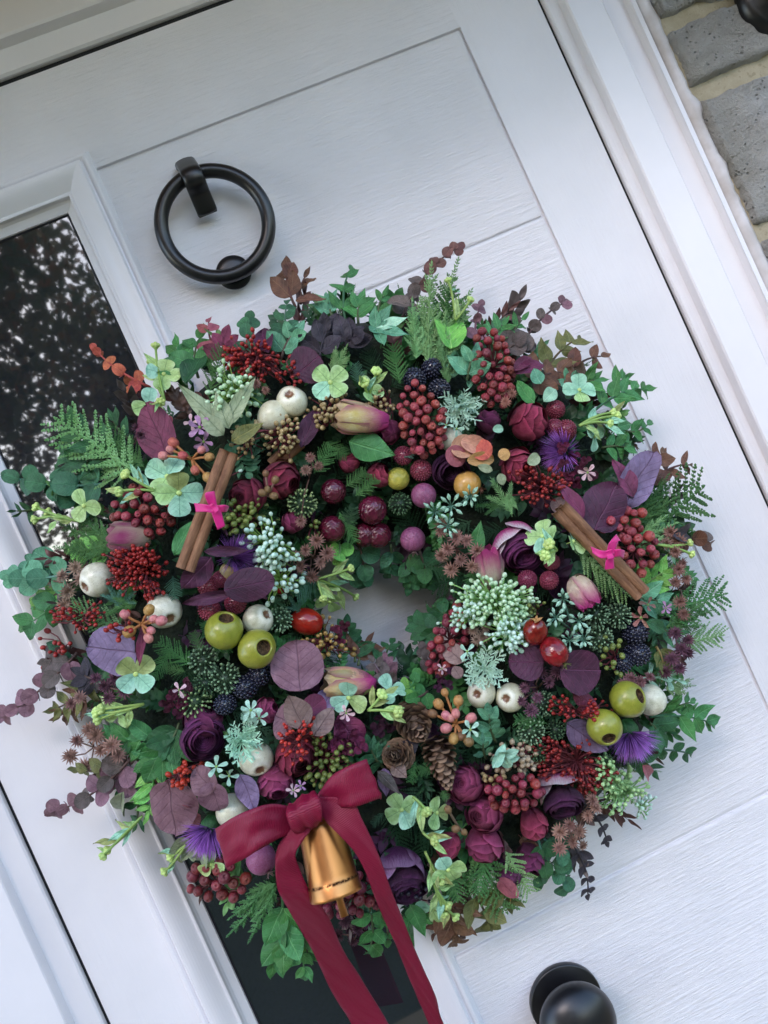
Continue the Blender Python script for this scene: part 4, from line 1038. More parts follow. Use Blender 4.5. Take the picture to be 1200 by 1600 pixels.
def hyper(root, pts, label=None, up=.024, stem='a06a3c'):
    """branched stalk with waxy pink and amber berries; pts = (x, y, radius, colour)"""
    C3 = {'p': ('c86a70', 'e09a94'), 'r': ('b04848', 'cc6a60'), 'a': ('a8783c', 'c49a5c'), 'b': ('7a5a3a', '8f7048')}
    P0 = at(root[0], root[1], surf(*root) + up - .006); m = MB(); E = []
    for x, y, rr, c in pts:
        P = at(x, y, surf(x, y) + up); mid = P0.lerp(P, .5) + Vector((0, -.003, 0)); m.tube([Vector((0, 0, 0)), mid-P0, P-P0], .0010, 6, cap=False); E.append((P, (P-mid).normalized(), rr, c))
    o = put('berry_branch', m.mesh('berry_branch'), STM(stem), Matrix.Translation(P0), wreath, label=label)
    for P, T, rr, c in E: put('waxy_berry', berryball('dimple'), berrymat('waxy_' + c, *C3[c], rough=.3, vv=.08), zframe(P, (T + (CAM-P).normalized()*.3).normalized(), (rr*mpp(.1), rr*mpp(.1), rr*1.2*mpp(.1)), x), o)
    return o
def cone(px, py, rpx, face, L=1.3, label=None, up=.010):
    """larch or pine cone: spiral of woody scales round a core"""
    k = ('scale',)
    if k not in PET:
        m = MB(); G = []
        for i in range(6):
            t = i/5; wd = .40*math.sin(PI*(t*.72+.14))**.7; row = []
            for j in range(-3, 4):
                v = j/3; row.append((t*.62, v*wd, .10*t*t - .09*v*v*wd*2 + (.05 if i == 5 else 0)))
            G.append(row)
        m.grid(G); n = len(m.v); Gd = [[(x, y, z-.05*(1-abs(y))) for x, y, z in row] for row in G]; m.grid(Gd); PET[k] = m.mesh('cone_scale')
        m = MB(); m.ball((0, 0, 0), .5, 10, 8, (1, 1, 1.7)); PET[('ccore',)] = m.mesh('cone_core')
        s = NT('cone_wood'); o = s.co(); sx = s.n('SeparateXYZ'); s.l(o, sx.inputs[0]); c = s.mix(s.ramp(sx.outputs[0], .25, .6), hexc('2c1c14'), hexc('a88a70')); c = s.mix(s.math('MULTIPLY', s.ramp(s.noise(7, 4, .7), .4, .7), .6), c, hexc('5c4030'))
        s.col(s.hsv(c, .01, .15)).rough(.65); s.bump(s.noise(18, 3), .5, .001); MC['cone'] = s.m
    h = surf(px, py) + up; P = at(px, py, h); rad = rpx*mpp(h); view = (CAM-P).normalized(); Z = (view*math.cos(R(face[1])) + imgdir(face[0])*math.sin(R(face[1]))).normalized(); M = zframe(P, Z, rad)
    o = put('pine_cone', PET[('ccore',)], MC['cone'], M @ Matrix.Diagonal((1, 1, L/1.3, 1)), wreath, label=label); n = 58; g = PI*(3-math.sqrt(5))
    for i in range(n):
        t = i/(n-1); z = L*(-.85 + 1.72*t); rr = math.sin(PI*(.12+.80*t))**.75; el = -8 + 78*t**1.4; sz = .95*(1-.52*t**1.5)
        put('cone_scale', PET[k], MC['cone'], M @ Matrix.Rotation(g*i, 4, 'Z') @ Matrix.Translation((rr*.52*(1-t*.55)-.05, 0, z*.86)) @ Matrix.Rotation(-R(el), 4, 'Y') @ Matrix.Scale(sz*.95, 4), o)
    return o
# ------------------------------------------------------------------ the wreath: base and hidden greenery
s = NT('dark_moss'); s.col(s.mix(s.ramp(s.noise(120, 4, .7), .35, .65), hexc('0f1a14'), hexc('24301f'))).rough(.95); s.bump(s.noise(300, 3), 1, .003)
m = MB(); Gd = []
for i in range(121):
    a = 2*PI*i/120; row = []
    for j in range(19):
        q = j/18; rr = 118 + (445-118)*q; x, y = CX + rr*math.cos(a), CY - rr*math.sin(a)
        hh = surf(x, y) - .026 + .010*noise.noise(Vector((x*.02, y*.02, 1))) + .006*noise.noise(Vector((x*.07, y*.07, 1)))
        if j in (0, 18): hh = .006
        row.append(at(x, y, max(.006, hh)))
    Gd.append(row)
m.grid(Gd); put('moss_base', m.mesh('moss_base'), s.m, None, wreath, kind='stuff')
def leafy(kind):
    k = ('leafy', kind)
    if k in PET: return PET[k]
    r = random.Random(len(kind)*5); m = MB(); m.tube([(0, 0, 0), (.5, .01, .03), (.9, 0, .03)], [.012, .009, .005], 5); n = 6
    for i in range(n):
        t = .12 + .78*i/n
        for sg in (1, -1):
            sh = leafmesh(kind, r.randrange(4)); V = [tuple(v.co) for v in sh.vertices]; F = [tuple(f.vertices) for f in sh.polygons]; sz = .36*(1-.3*t)*r.uniform(.85, 1.15)
            m.add(V, F, Matrix.Translation((t, 0, .03)) @ Matrix.Rotation(sg*R(r.uniform(38, 60)), 4, 'Z') @ Matrix.Rotation(R(r.uniform(-40, 40)), 4, 'X') @ Matrix.Rotation(-R(r.uniform(-5, 30)), 4, 'Y') @ Matrix.Scale(sz, 4))
    sh = leafmesh(kind, 1); m.add([tuple(v.co) for v in sh.vertices], [tuple(f.vertices) for f in sh.polygons], Matrix.Translation((.88, 0, .03)) @ Matrix.Scale(.24, 4))
    PET[k] = m.mesh('leafy_sprig'); return PET[k]
FILL = {'fg': ('2f6434', '4a8446'), 'fd': ('1e4028', '335c3a'), 'ft': ('3a6648', '548660'), 'fb': ('4a3230', '65473f'), 'fp': ('33182e', '4a2840')}
rf = random.Random(21)
def fill(n, r0, r1, out, kinds, hoff, L0, L1):
    for i in range(n):
        a = 2*PI*(i + rf.random())/n; rr = rf.uniform(r0, r1); x, y = CX + rr*math.cos(a), CY - rr*math.sin(a); L = rf.uniform(L0, L1)
        d = a + (PI if out < 0 else 0) + rf.uniform(-1, 1)*(.9 if abs(out) == 1 else 3.14); x1, y1 = x + L*math.cos(d), y - L*math.sin(d)
        h0 = max(.024, surf(x, y) + hoff - .01); h1 = surf(x1, y1) + hoff + rf.uniform(-.003, .006); k = rf.choice(kinds)
        P0, P1 = at(x, y, h0), at(x1, y1, max(.026, h1)); N = outward(x, y, .5) + Vector((rf.uniform(-.4, .4), 0, rf.uniform(-.4, .4))); X = P1-P0; Ln = X.length
        if k[0] == 'C':
            col = k[1:]; put('fir_sprig' if 'dark' in col else 'cedar_sprig', conifer_mesh('cedar' if rf.random() < .65 else 'fluff', rf.randrange(3)), flatmat('conifer_' + col, *CONC[col], rough=.6, vv=.18, hv=.03, g=1.05, sc_=6), frame(P0, X, N.normalized(), Ln), wreath)
        else:
            c = FILL[k]; put('leafy_sprig', leafy(rf.choice(('point', 'point', 'oval', 'lance'))), flatmat('filler_' + k, *c, rough=.5, vv=.3, hv=.04, g=1.0, sc_=3), frame(P0, X, N.normalized(), Ln), wreath, kind='stuff')
fill(85, 345, 425, 1, ['fg', 'fg', 'fd', 'ft', 'fg', 'fb'], -.010, 48, 88)
fill(135, 230, 360, 0, ['fd', 'fd', 'Cdark', 'Cdim', 'fp', 'ft'], -.008, 55, 90)
fill(95, 115, 230, 0, ['fd', 'Cdark', 'Cdim', 'fp', 'fg'], -.008, 50, 80)
fill(64, 425, 452, 1, ['fg', 'fd', 'ft', 'fb'], -.012, 34, 50)
fill(20, 122, 155, -1, ['fg', 'fd', 'ft', 'fg'], -.004, 32, 50)

rw = random.Random(77)
for i in range(44):
    a = 2*PI*(i + rw.random()*.9)/44; r0 = rw.uniform(405, 440); L = rw.uniform(75, 112); x, y = CX + r0*math.cos(a) - 15, CY - r0*math.sin(a); d = a + rw.uniform(-.55, .55); x1, y1 = x + L*math.cos(d), y - L*math.sin(d)
    P0, P1 = at(x, y, .040), at(x1, y1, rw.uniform(.045, .065)); X = P1 - P0; N = (outward(x, y, .3) + Vector((rw.uniform(-.5, .5), 0, rw.uniform(-.5, .5)))).normalized(); Ln = X.length
    if i % 3 == 0: put('plume_sprig', conifer_mesh('fluff', i % 3), flatmat('conifer_mid', *CONC['mid'], rough=.6, vv=.18, hv=.03, g=1.05, sc_=6), frame(P0, X, N, (Ln, Ln*.55, Ln)), wreath)
    else: k = ('fb', 'fg', 'fw', 'fb', 'fl')[i % 5]; c = {'fw': ('4e4644', '6e6460'), 'fl': ('5a8a4a', '7aa864')}.get(k) or FILL[k]; put('leafy_sprig', leafy(('lance', 'oval')[i % 2]), flatmat('filler_' + k, *c, rough=.5, vv=.3, hv=.04, g=1.0, sc_=3), frame(P0, X, N, (Ln, Ln*.62, Ln*.8)), wreath, kind='stuff')

# ------------------------------------------------------------------ foliage read off the photograph (pixels of the 1200 x 1600 picture)
# top rim
sprig((462, 480), (443, 404), 2, 46, 'bronze', 'oval', spread=35, stem='5a3a34', label='brown pointed leaf sprig standing at the top left of the wreath')
sprig((470, 470), (478, 418), 1, 40, 'bronze', 'lance', stem='5a3a34')
bigleaf((462, 470), (508, 462), 16, 'bronze', shape='lance', up=.02)
sprig((540, 500), (548, 408), 3, 42, 'green', 'point', spread=50, stem='3c6a4c')
sprig((560, 505), (565, 452), 2, 44, 'green', 'point')
sprig((590, 500), (602, 445), 2, 40, 'green', 'lance')
sprig((520, 495), (506, 452), 2, 40, 'teal', 'point')
euc((455, 545), (447, 462), 4, 32, 'dkteal', shape='oval', stem='4a6a5a')
euc((440, 560), (470, 500), 2, 42, 'teal', shape='oval')
euc((395, 560), (388, 488), 3, 30, 'dkteal', shape='round')
sprig((500, 560), (520, 490), 3, 48, 'dark', 'oval', stem='33303a', label='almost black leaf sprig at the top')
sprig((540, 540), (560, 505), 2, 46, 'dark', 'oval', stem='33303a')
for t, c in (((585, 480), 'teal'), ((612, 478), 'teal'), ((640, 500), 'pale'), ((600, 548), 'teal'), ((575, 520), 'teal'), ((642, 530), 'teal')):
    bigleaf((588, 513), t, 19, c, shape='point', up=.018, up1=.026)
euc((625, 505), (722, 378), 7, 27, 'dusk>brown', spread=60, stem='5a4440', label='long brownish eucalyptus sprig reaching up past the board groove')
bigleaf((640, 478), (605, 462), 26, 'dusk', shape='round', up=.02)
conifer((668, 575), (716, 402), 'light', 'fluff', .75, var=1); conifer((650, 560), (672, 455), 'light', 'fluff', .9, var=0); conifer((690, 560), (700, 450), 'mid', 'cedar', .9)
conifer((625, 600), (612, 535), 'mid', 'cedar', 1.0); conifer((700, 600), (695, 500), 'light', 'fluff', .7)
bigleaf((705, 545), (702, 478), 54, 'bright', shape='round', up=.012, label='single large lime green leaf at the top of the wreath')
buds((712, 500), [(700, 438), (735, 468)], 8, leaves=2)
euc((742, 540), (752, 468), 3, 22, 'mauve>mauve', stem='6a4a58', shape='round', label='short mauve eucalyptus tip left of the long curved one')
euc((805, 555), (892, 465), 5, 25, 'dusk>mauve', stem='4a3438', label='dusky eucalyptus sprig curving up over the white boards')
euc((790, 550), (830, 520), 3, 34, 'dusk', shape='round')
sprig((770, 540), (792, 492), 2, 38, 'green', 'lance'); sprig((790, 560), (822, 485), 2, 42, 'green', 'lance')
sprig((850, 585), (912, 520), 3, 46, 'olive', 'point', stem='5a4a30'); sprig((880, 590), (950, 551), 2, 36, 'bronze', 'oval', stem='4a3430', label='brown pointed leaf on a dark twig, top right')
sprig((820, 600), (905, 575), 3, 50, 'bronze', 'oval', stem='4a3430')
bigleaf((850, 570), (800, 578), 22, 'wine', shape='oval', up=.02); bigleaf((802, 578), (835, 552), 20, 'wine', shape='oval', up=.02)
# right rim
sprig((930, 640), (1022, 602), 5, 46, 'green', 'point', stem='3c6a4c', spread=45, label='glossy green pointed sprig reaching out top right')
sprig((960, 610), (985, 580), 2, 44, 'green', 'lance'); sprig((950, 660), (1028, 665), 3, 40, 'green', 'point', bend=-.2); sprig((940, 700), (1000, 700), 3, 36, 'green', 'point')
sprig((900, 620), (880, 580), 2, 40, 'teal', 'oval'); sprig((910, 600), (950, 590), 2, 36, 'green', 'point')
sprig((1005, 760), (1042, 695), 2, 44, 'bronze', 'oval', stem='5a3030', label='bronze brown leaf sprig over the right stile groove'); sprig((1025, 745), (1090, 722), 2, 42, 'bronze', 'lance', stem='5a3030')
conifer((985, 860), (1095, 757), 'mid', 'cedar', 1.0, label='fine grey green conifer sprig reaching to the right stile'); conifer((985, 850), (1060, 815), 'light', 'fluff', .9); conifer((990, 820), (1062, 740), 'mid', 'fluff', .7)
euc((1040, 850), (1118, 848), 3, 28, 'dusk>bronze', stem='4a3a38', shape='round'); bigleaf((1052, 838), (1096, 830), 34, 'dark', shape='round', up=.02); sprig((1030, 840), (1062, 818), 2, 26, 'dkteal', 'oval')
buds((1020, 850), [(1078, 848), (1081, 866)], 8, leaves=3)
sprig((1000, 920), (1058, 880), 3, 44, 'bright', 'point', stem='6a8a4a', label='fresh light green leaves beside the right cinnamon stick'); sprig((985, 935), (1060, 945), 2, 50, 'teal', 'point')
conifer((1030, 960), (1132, 925), 'mid', 'cedar', .7, label='narrow conifer tip pointing right at the height of the green seed spray'); conifer((1040, 980), (1115, 950), 'mid', 'fluff', .8); conifer((1050, 1010), (1128, 990), 'light', 'cedar', .6)
sprig((1020, 960), (1075, 1000), 3, 40, 'dkteal', 'lance', bend=-.2); bigleaf((1010, 970), (1048, 988), 22, 'dkteal', shape='oval', up=.02)
sprig((1025, 1010), (1045, 1062), 2, 46, 'olive', 'lance', stem='8a7a4a'); 
euc((1000, 1060), (1075, 1065), 4, 26, 'pale', shape='spoon', stem='7aa890', label='pale mint spoon leaved sprig above the white pod on the right'); conifer((1040, 1075), (1088, 1070), 'light', 'fluff', .9)
sprig((1015, 1120), (1128, 1132), 4, 50, 'green', 'point', stem='3c6a4c', spread=42, label='large green leaf sprig beside the pair of olive pods'); sprig((1025, 1120), (1095, 1090), 3, 46, 'green', 'lance'); sprig((1015, 1130), (1045, 1160), 2, 48, 'deep', 'oval')
euc((985, 1175), (1087, 1178), 4, 28, 'deep', stem='4a6a5a', shape='oval'); sprig((990, 1180), (1032, 1215), 2, 36, 'deep', 'point'); euc((975, 1185), (1015, 1160), 2, 28, 'dkteal', shape='oval')
bigleaf((1005, 1195), (1022, 1222), 20, 'rosy', shape='round', up=.02)
conifer((940, 1210), (1000, 1262), 'light', 'fluff', .8)
# bottom right
euc((905, 1250), (953, 1322), 4, 22, 'dark', stem='33303a', shape='oval', spread=50, label='thin blackish eucalyptus twig dangling lower right'); euc((880, 1300), (922, 1405), 5, 25, 'dark', stem='33303a', shape='oval')
euc((850, 1310), (888, 1402), 5, 31, 'dkteal', stem='3c6a5c', label='dark green round leaved eucalyptus hanging lower right'); euc((840, 1310), (845, 1390), 3, 32, 'deep', stem='3c6a5c'); euc((865, 1300), (880, 1350), 2, 34, 'dkteal')
conifer((740, 1320), (792, 1425), 'mid', 'cedar', .8); conifer((790, 1330), (828, 1395), 'light', 'cedar', .8, label='light conifer sprig hanging at the lower right'); conifer((760, 1330), (745, 1400), 'mid', 'cedar', .9)
sprig((735, 1390), (768, 1462), 3, 50, 'olive', 'oval', stem='4a4030'); sprig((770, 1380), (805, 1425), 2, 48, 'olive', 'point', stem='4a4030')
sprig((690, 1400), (712, 1488), 3, 48, 'bronze', 'oval', stem='4a3030', label='brown leaf sprig hanging lowest beside the ribbon tails'); sprig((700, 1400), (728, 1475), 2, 50, 'bronze', 'lance', stem='4a3030'); sprig((690, 1400), (680, 1470), 2, 44, 'bronze', 'lance', stem='4a3030')
bigleaf((795, 1385), (804, 1440), 18, 'tan', shape='spoon', up=.012, label='small tan leaf hanging lower right'); bigleaf((780, 1375), (805, 1398), 26, 'rosy', shape='round', up=.014)
sprig((640, 1420), (655, 1452), 1, 42, 'green', 'oval'); bigleaf((640, 1415), (662, 1455), 30, 'green', shape='point', up=.012); bigleaf((625, 1430), (645, 1468), 20, 'green', shape='point', up=.006)
sprig((575, 1410), (577, 1500), 3, 40, 'green', 'oval', label='green oval leaves hanging between the ribbon tails'); sprig((590, 1420), (610, 1480), 2, 36, 'green', 'oval')
# bottom left, hanging over the dark glass
sprig((440, 1400), (428, 1525), 4, 62, 'green', 'oval', stem='4a7a4c', spread=28, label='long green leaves hanging over the dark glass at the bottom'); sprig((450, 1420), (480, 1540), 4, 42, 'green', 'point', stem='4a7a4c', spread=40); bigleaf((480, 1470), (441, 1512), 34, 'bright', shape='point', up=.014); sprig((455, 1430), (490, 1515), 3, 40, 'green', 'lance')
conifer((432, 1385), (352, 1462), 'mid', 'fluff', .75, label='plume of fine green needles pointing down left over the glass'); conifer((430, 1380), (380, 1410), 'mid', 'fluff', .9)
# left rim
buds((222, 1275), [(161, 1338), (168, 1328)], 9, leaves=6, label='lime bud stalk hanging lower left over the moulding'); buds((290, 1320), [(257, 1362), (266, 1340)], 9, leaves=4)
sprig((215, 1240), (212, 1300), 2, 36, 'deep', 'lance'); euc((300, 1310), (290, 1345), 2, 36, 'sage', shape='oval'); bigleaf((320, 1330), (302, 1362), 30, 'sage', shape='round')
sprig((240, 1190), (230, 1290), 4, 46, 'bright', 'lance', stem='5a9a4a'); sprig((270, 1160), (215, 1210), 3, 54, 'green', 'oval', stem='4a7a4c'); sprig((250, 1150), (150, 1150), 4, 52, 'green', 'point', stem='4a8a4c', label='bright green leaf sprig on the left below the lavender leaf'); sprig((280, 1130), (250, 1190), 2, 52, 'deep', 'oval')
bigleaf((192, 1238), (178, 1284), 28, 'sage', shape='round', up=.016, label='pale sage green leaf hanging lower left')
euc((205, 1185), (72, 1276), 7, 30, 'dusk>mauve', stem='5a4440', label='dusky purple eucalyptus sprig reaching furthest down left'); sprig((180, 1195), (108, 1205), 2, 36, 'olive', 'oval', stem='4a4030'); euc((200, 1200), (160, 1230), 2, 38, 'mauve')
euc((120, 1020), (-6, 1128), 7, 31, 'dusk>mauve', stem='5a4440', label='long dusky eucalyptus sprig crossing the moulding on the left'); euc((110, 1010), (62, 1040), 3, 34, 'dkteal>dusk', shape='oval')
sprig((150, 1060), (72, 1118), 4, 42, 'olive', 'point', stem='4a3a30', lw=.8); sprig((140, 1075), (82, 1130), 3, 40, 'bronze', 'lance', stem='4a3a30'); euc((150, 1060), (110, 1050), 2, 40, 'dark', shape='oval')
sprig((100, 930), (24, 990), 3, 46, 'green', 'oval', stem='5a8a5a', label='green oval leaf sprig over the left moulding'); euc((98, 920), (45, 955), 3, 30, 'bright', shape='oval'); 
euc((110, 895), (2, 902), 5, 34, 'teal', stem='6a9a8a', label='blue green round eucalyptus at the far left'); euc((95, 880), (30, 890), 3, 36, 'teal')
euc((170, 755), (4, 745), 6, 38, 'dkteal', stem='3c6a5c', label='dark green round eucalyptus reaching over the glass on the left'); euc((160, 780), (75, 775), 3, 38, 'dkteal'); sprig((60, 795), (12, 800), 2, 24, 'deep', 'lance')
buds((125, 815), [(56, 792), (54, 812), (75, 800)], 9, leaves=6); sprig((175, 850), (95, 862), 3, 40, 'bright', 'oval', stem='8ab070')
conifer((180, 860), (90, 815), 'mid', 'fluff', 1.0); conifer((175, 850), (110, 865), 'mid', 'cedar', 1.2)
conifer((215, 740), (86, 652), 'light', 'cedar', .85, label='light green conifer sprig over the glass on the left'); conifer((200, 745), (120, 720), 'light', 'cedar', 1.0); conifer((225, 730), (170, 680), 'mid', 'cedar', 1.0)
sprig((190, 705), (88, 650), 4, 56, 'deep', 'lance', stem='2c5a36', label='dark green pointed leaves over the tree reflection'); sprig((180, 720), (80, 700), 3, 52, 'deep', 'point'); sprig((210, 690), (165, 645), 2, 46, 'deep', 'lance'); sprig((150, 745), (75, 730), 2, 50, 'deep', 'lance')
euc((235, 605), (140, 540), 4, 22, 'coral', stem='a84a44', label='coral red eucalyptus twig over the dark glass, upper left'); euc((220, 610), (195, 590), 2, 20, 'coral', stem='a84a44')
sprig((300, 600), (270, 525), 3, 50, 'green', 'point', stem='3c6a4c'); sprig((310, 590), (312, 510), 2, 50, 'green', 'oval'); bigleaf((290, 600), (318, 535), 36, 'deep', shape='oval', up=.012)
sprig((345, 560), (322, 492), 2, 34, 'rosy', 'oval', stem='5a3030', label='small dark red leaves sticking up at the upper left'); sprig((352, 570), (350, 510), 2, 42, 'maroon', 'oval', stem='4a2030')
conifer((325, 620), (350, 540), 'mid', 'cedar', .8); conifer((520, 585), (545, 535), 'light', 'fluff', 1.1)
# leaves inside
for b, t, c in (((345, 662), (280, 602), 'sage'), ((358, 670), (334, 610), 'sage'), ((355, 665), (394, 586), 'sage'), ((362, 690), (406, 660), 'olive'), ((350, 680), (310, 640), 'sage')):
    bigleaf(b, t, 26, c, shape='point', up=.020, up1=.034)
bigleaf((545, 690), (617, 712), 46, 'green', shape='point', up=.016, label='serrated dark green rose leaf near the yellow and pink bud')
bigleaf((272, 868), (300, 812), 26, 'green', shape='oval', up=.022, label='glossy dark green leaf with pale edge beside the left cinnamon stick'); bigleaf((738, 870), (752, 815), 26, 'green', shape='point', up=.010)
bigleaf((460, 585), (500, 560), 66, 'plum', shape='round', up=.014, label='large round plum leaf behind the green flower at the top'); bigleaf((470, 700), (500, 630), 30, 'plum', shape='oval', up=.016); bigleaf((420, 550), (402, 500), 34, 'plum', shape='oval')
bigleaf((262, 715), (236, 640), 62, 'maroon', shape='heart', up=.012, label='maroon round leaf at the upper left under a mauve floret'); euc((262, 700), (262, 650), 2, 22, 'rosy', stem='7a3a4a')
bigleaf((470, 1080), (462, 1000), 84, 'mauve', shape='heart', up=.024, var=3, label='large veined mauve leaf below the red rose hip')
bigleaf((212, 1020), (142, 1010), 80, 'lav', shape='heart', up=.022, var=3, label='large smooth lavender leaf at the left'); bigleaf((218, 1040), (220, 960), 14, 'wine', shape='lance', up=.03)
bigleaf((350, 922), (428, 905), 54, 'plum', shape='round', up=.034, var=3, label='oval plum leaf hovering over the white pod'); bigleaf((318, 862), (388, 860), 17, 'plum', shape='oval', up=.036); bigleaf((330, 870), (285, 925), 38, 'plum', shape='oval', up=.026, roll=25); bigleaf((365, 925), (280, 945), 20, 'plum', shape='oval', up=.024)
bigleaf((930, 828), (960, 757), 76, 'plum', shape='heart', up=.024, var=3, label='large dark plum leaf above the right cinnamon stick'); bigleaf((975, 790), (1010, 712), 60, 'lav', shape='heart', up=.016, label='two toned lavender and maroon leaf at the right rim'); bigleaf((990, 778), (965, 715), 34, 'maroon', shape='oval', up=.020); bigleaf((912, 812), (878, 752), 26, 'wine', shape='oval', up=.026); bigleaf((880, 800), (868, 778), 30, 'taupe', shape='round', up=.01); euc((1000, 770), (1005, 725), 2, 18, 'rosy', stem='8a3a4a')
bigleaf((875, 1045), (945, 1050), 72, 'plum', shape='heart', up=.026, var=0, label='large round plum leaf right of the dark rose hips'); bigleaf((850, 1035), (796, 1035), 56, 'plum', shape='heart', up=.024, var=2, label='plum leaf left of the dark rose hips')
bigleaf((885, 1130), (945, 1170), 46, 'lav', shape='oval', up=.010); bigleaf((895, 1080), (935, 1110), 26, 'wine', shape='oval', up=.016)
bigleaf((262, 1220), (278, 1298), 76, 'mauve', shape='heart', up=.018, var=3, label='large mauve leaf at the lower left with small red leaves on it'); euc((300, 1290), (292, 1245), 2, 22, 'rosy', stem='a04a54')
bigleaf((335, 1235), (300, 1205), 44, 'mauve', shape='heart', up=.026); bigleaf((330, 1222), (342, 1272), 46, 'mauve', shape='heart', up=.026, label='mauve leaf over the white pod left of the bow'); bigleaf((375, 1210), (400, 1262), 36, 'lav', shape='oval', up=.014)
bigleaf((475, 1140), (452, 1085), 44, 'taupe', shape='oval', up=.032, roll=20, label='folded taupe leaf above the ribbon bow'); bigleaf((490, 1150), (522, 1105), 32, 'taupe', shape='oval', up=.030); bigleaf((470, 1120), (510, 1092), 40, 'wine', shape='round', up=.022); bigleaf((460, 1130), (430, 1120), 60, 'mauve', shape='round', up=.016); bigleaf((530, 1120), (565, 1180), 50, 'wine', shape='oval', up=.008); bigleaf((500, 1110), (520, 1080), 36, 'lav', shape='round', up=.014)
bigleaf((725, 1035), (688, 1005), 32, 'taupe', shape='oval', up=.016); bigleaf((720, 1060), (708, 1040), 20, 'taupe', shape='oval', up=.018)
bigleaf((610, 1190), (662, 1150), 30, 'dark', shape='point', up=.01) ; bigleaf((600, 1180), (640, 1165), 26, 'dkteal', shape='point', up=.012); bigleaf((600, 1200), (605, 1248), 22, 'lav', shape='point', up=.012); bigleaf((612, 1195), (636, 1215), 24, 'taupe', shape='point', up=.016); bigleaf((590, 1205), (625, 1240), 18, 'dusk', shape='point', up=.016)
sprig((600, 1200), (568, 1150), 3, 40, 'dkteal', 'point'); 
# right inside foliage
sprig((730, 595), (745, 535), 2, 42, 'teal', 'oval', h=surf(730, 595)+.01, h1=surf(745, 535)+.03, label='velvety teal leaves beside the blackberries at the top'); sprig((712, 575), (705, 560), 2, 30, 'teal', 'oval'); sprig((725, 590), (738, 600), 1, 28, 'teal', 'oval')
bigleaf((835, 630), (805, 598), 26, 'green', shape='oval', up=.014); bigleaf((845, 600), (832, 578), 26, 'teal', shape='oval', up=.018); bigleaf((868, 608), (852, 625), 24, 'pale', shape='oval', up=.014)
sprig((775, 1190), (800, 1175), 2, 40, 'pale', 'oval', h=surf(775,1190)+.012, h1=surf(800, 1175)+.03, label='pale teal leaf sprig below the mint flower'); sprig((775, 1160), (760, 1100), 3, 36, 'teal', 'oval'); sprig((760, 1185), (752, 1150), 2, 34, 'teal', 'lance'); bigleaf((770, 1200), (792, 1165), 18, 'pale', shape='oval', up=.026)
euc((640, 1120), (650, 1045), 4, 26, 'green', stem='4a8a5a', label='small bright green round leaves at the lower right of the hole'); euc((655, 1110), (628, 1062), 3, 26, 'bright', stem='4a8a5a'); euc((668, 1080), (640, 1095), 2, 28, 'green')
euc((610, 1070), (598, 1020), 3, 28, 'mauve', stem='6a5a64', shape='oval'); euc((620, 1075), (575, 1025), 3, 26, 'dusk', stem='6a5a64', shape='oval'); euc((680, 1040), (655, 1005), 3, 24, 'dusk', stem='6a5a64')
sprig((560, 1040), (578, 988), 2, 44, 'bronze', 'lance', h1=.05, label='dark narrow leaves pointing into the hole'); sprig((555, 1035), (562, 985), 2, 42, 'deep', 'lance', h1=.05); sprig((600, 1045), (615, 990), 2, 36, 'deep', 'point', h1=.05); sprig((545, 1010), (540, 960), 2, 34, 'deep', 'oval', h1=.05)
sprig((690, 985), (632, 968), 3, 38, 'deep', 'oval', h1=.05, label='dark green oval leaves reaching into the hole from the right'); sprig((700, 960), (672, 945), 2, 36, 'deep', 'oval', h1=.05); sprig((690, 1010), (640, 1005), 2, 30, 'dkteal', 'point', h1=.05)
sprig((640, 870), (640, 930), 3, 34, 'deep', 'oval', h1=.05, label='dark leaf sprig hanging into the top of the hole'); euc((655, 860), (668, 925), 3, 32, 'deep', h1=.05); sprig((610, 850), (606, 910), 2, 38, 'dkteal', 'oval', h1=.05); euc((560, 850), (566, 925), 3, 32, 'dkteal', h1=.05); conifer((735, 900), (672, 915), 'dark', 'cedar', 1.0, h1=.05)
euc((530, 850), (530, 880), 2, 30, 'bright', stem='6a8a5a')
# conifers inside
conifer((505, 690), (545, 715), 'mid', 'cedar', 1.0); conifer((490, 740), (520, 695), 'mid', 'cedar', 1.1); conifer((540, 760), (575, 735), 'mid', 'cedar', 1.1); conifer((555, 775), (590, 745), 'mid', 'cedar', 1.0); conifer((540, 830), (552, 790), 'dim', 'cedar', 1.1); conifer((530, 800), (556, 850), 'mid', 'cedar', .9)
conifer((800, 800), (765, 745), 'light', 'fir', 1.2, label='bright green needle spray right of the amber crab apple'); conifer((790, 790), (740, 790), 'mid', 'fir', 1.0); conifer((795, 770), (800, 810), 'light', 'fluff', 1.0)
conifer((905, 860), (985, 935), 'light', 'cedar', .8, up=.018, label='flat green cedar frond under the right cinnamon stick'); conifer((900, 850), (960, 920), 'mid', 'cedar', .8, up=.012); conifer((890, 850), (940, 870), 'light', 'cedar', 1.0)
conifer((300, 1040), (245, 1000), 'mid', 'cedar', 1.0); conifer((290, 1050), (252, 1040), 'mid', 'cedar', 1.0); conifer((315, 1020), (300, 985), 'mid', 'cedar', 1.0); conifer((270, 1010), (240, 1060), 'mid', 'cedar', .9); conifer((330, 1000), (318, 970), 'mid', 'cedar', 1.0); conifer((330, 1010), (365, 1015), 'mid', 'cedar', .8)
conifer((215, 940), (165, 960), 'mid', 'fir', 1.3, label='dark green needle tuft beside the leftmost white pod'); conifer((190, 950), (165, 905), 'teal', 'fir', 1.3); conifer((190, 945), (215, 920), 'teal', 'fir', 1.2); conifer((200, 990), (110, 945), 'light', 'cedar', .8); conifer((205, 985), (160, 995), 'mid', 'cedar', 1.0)
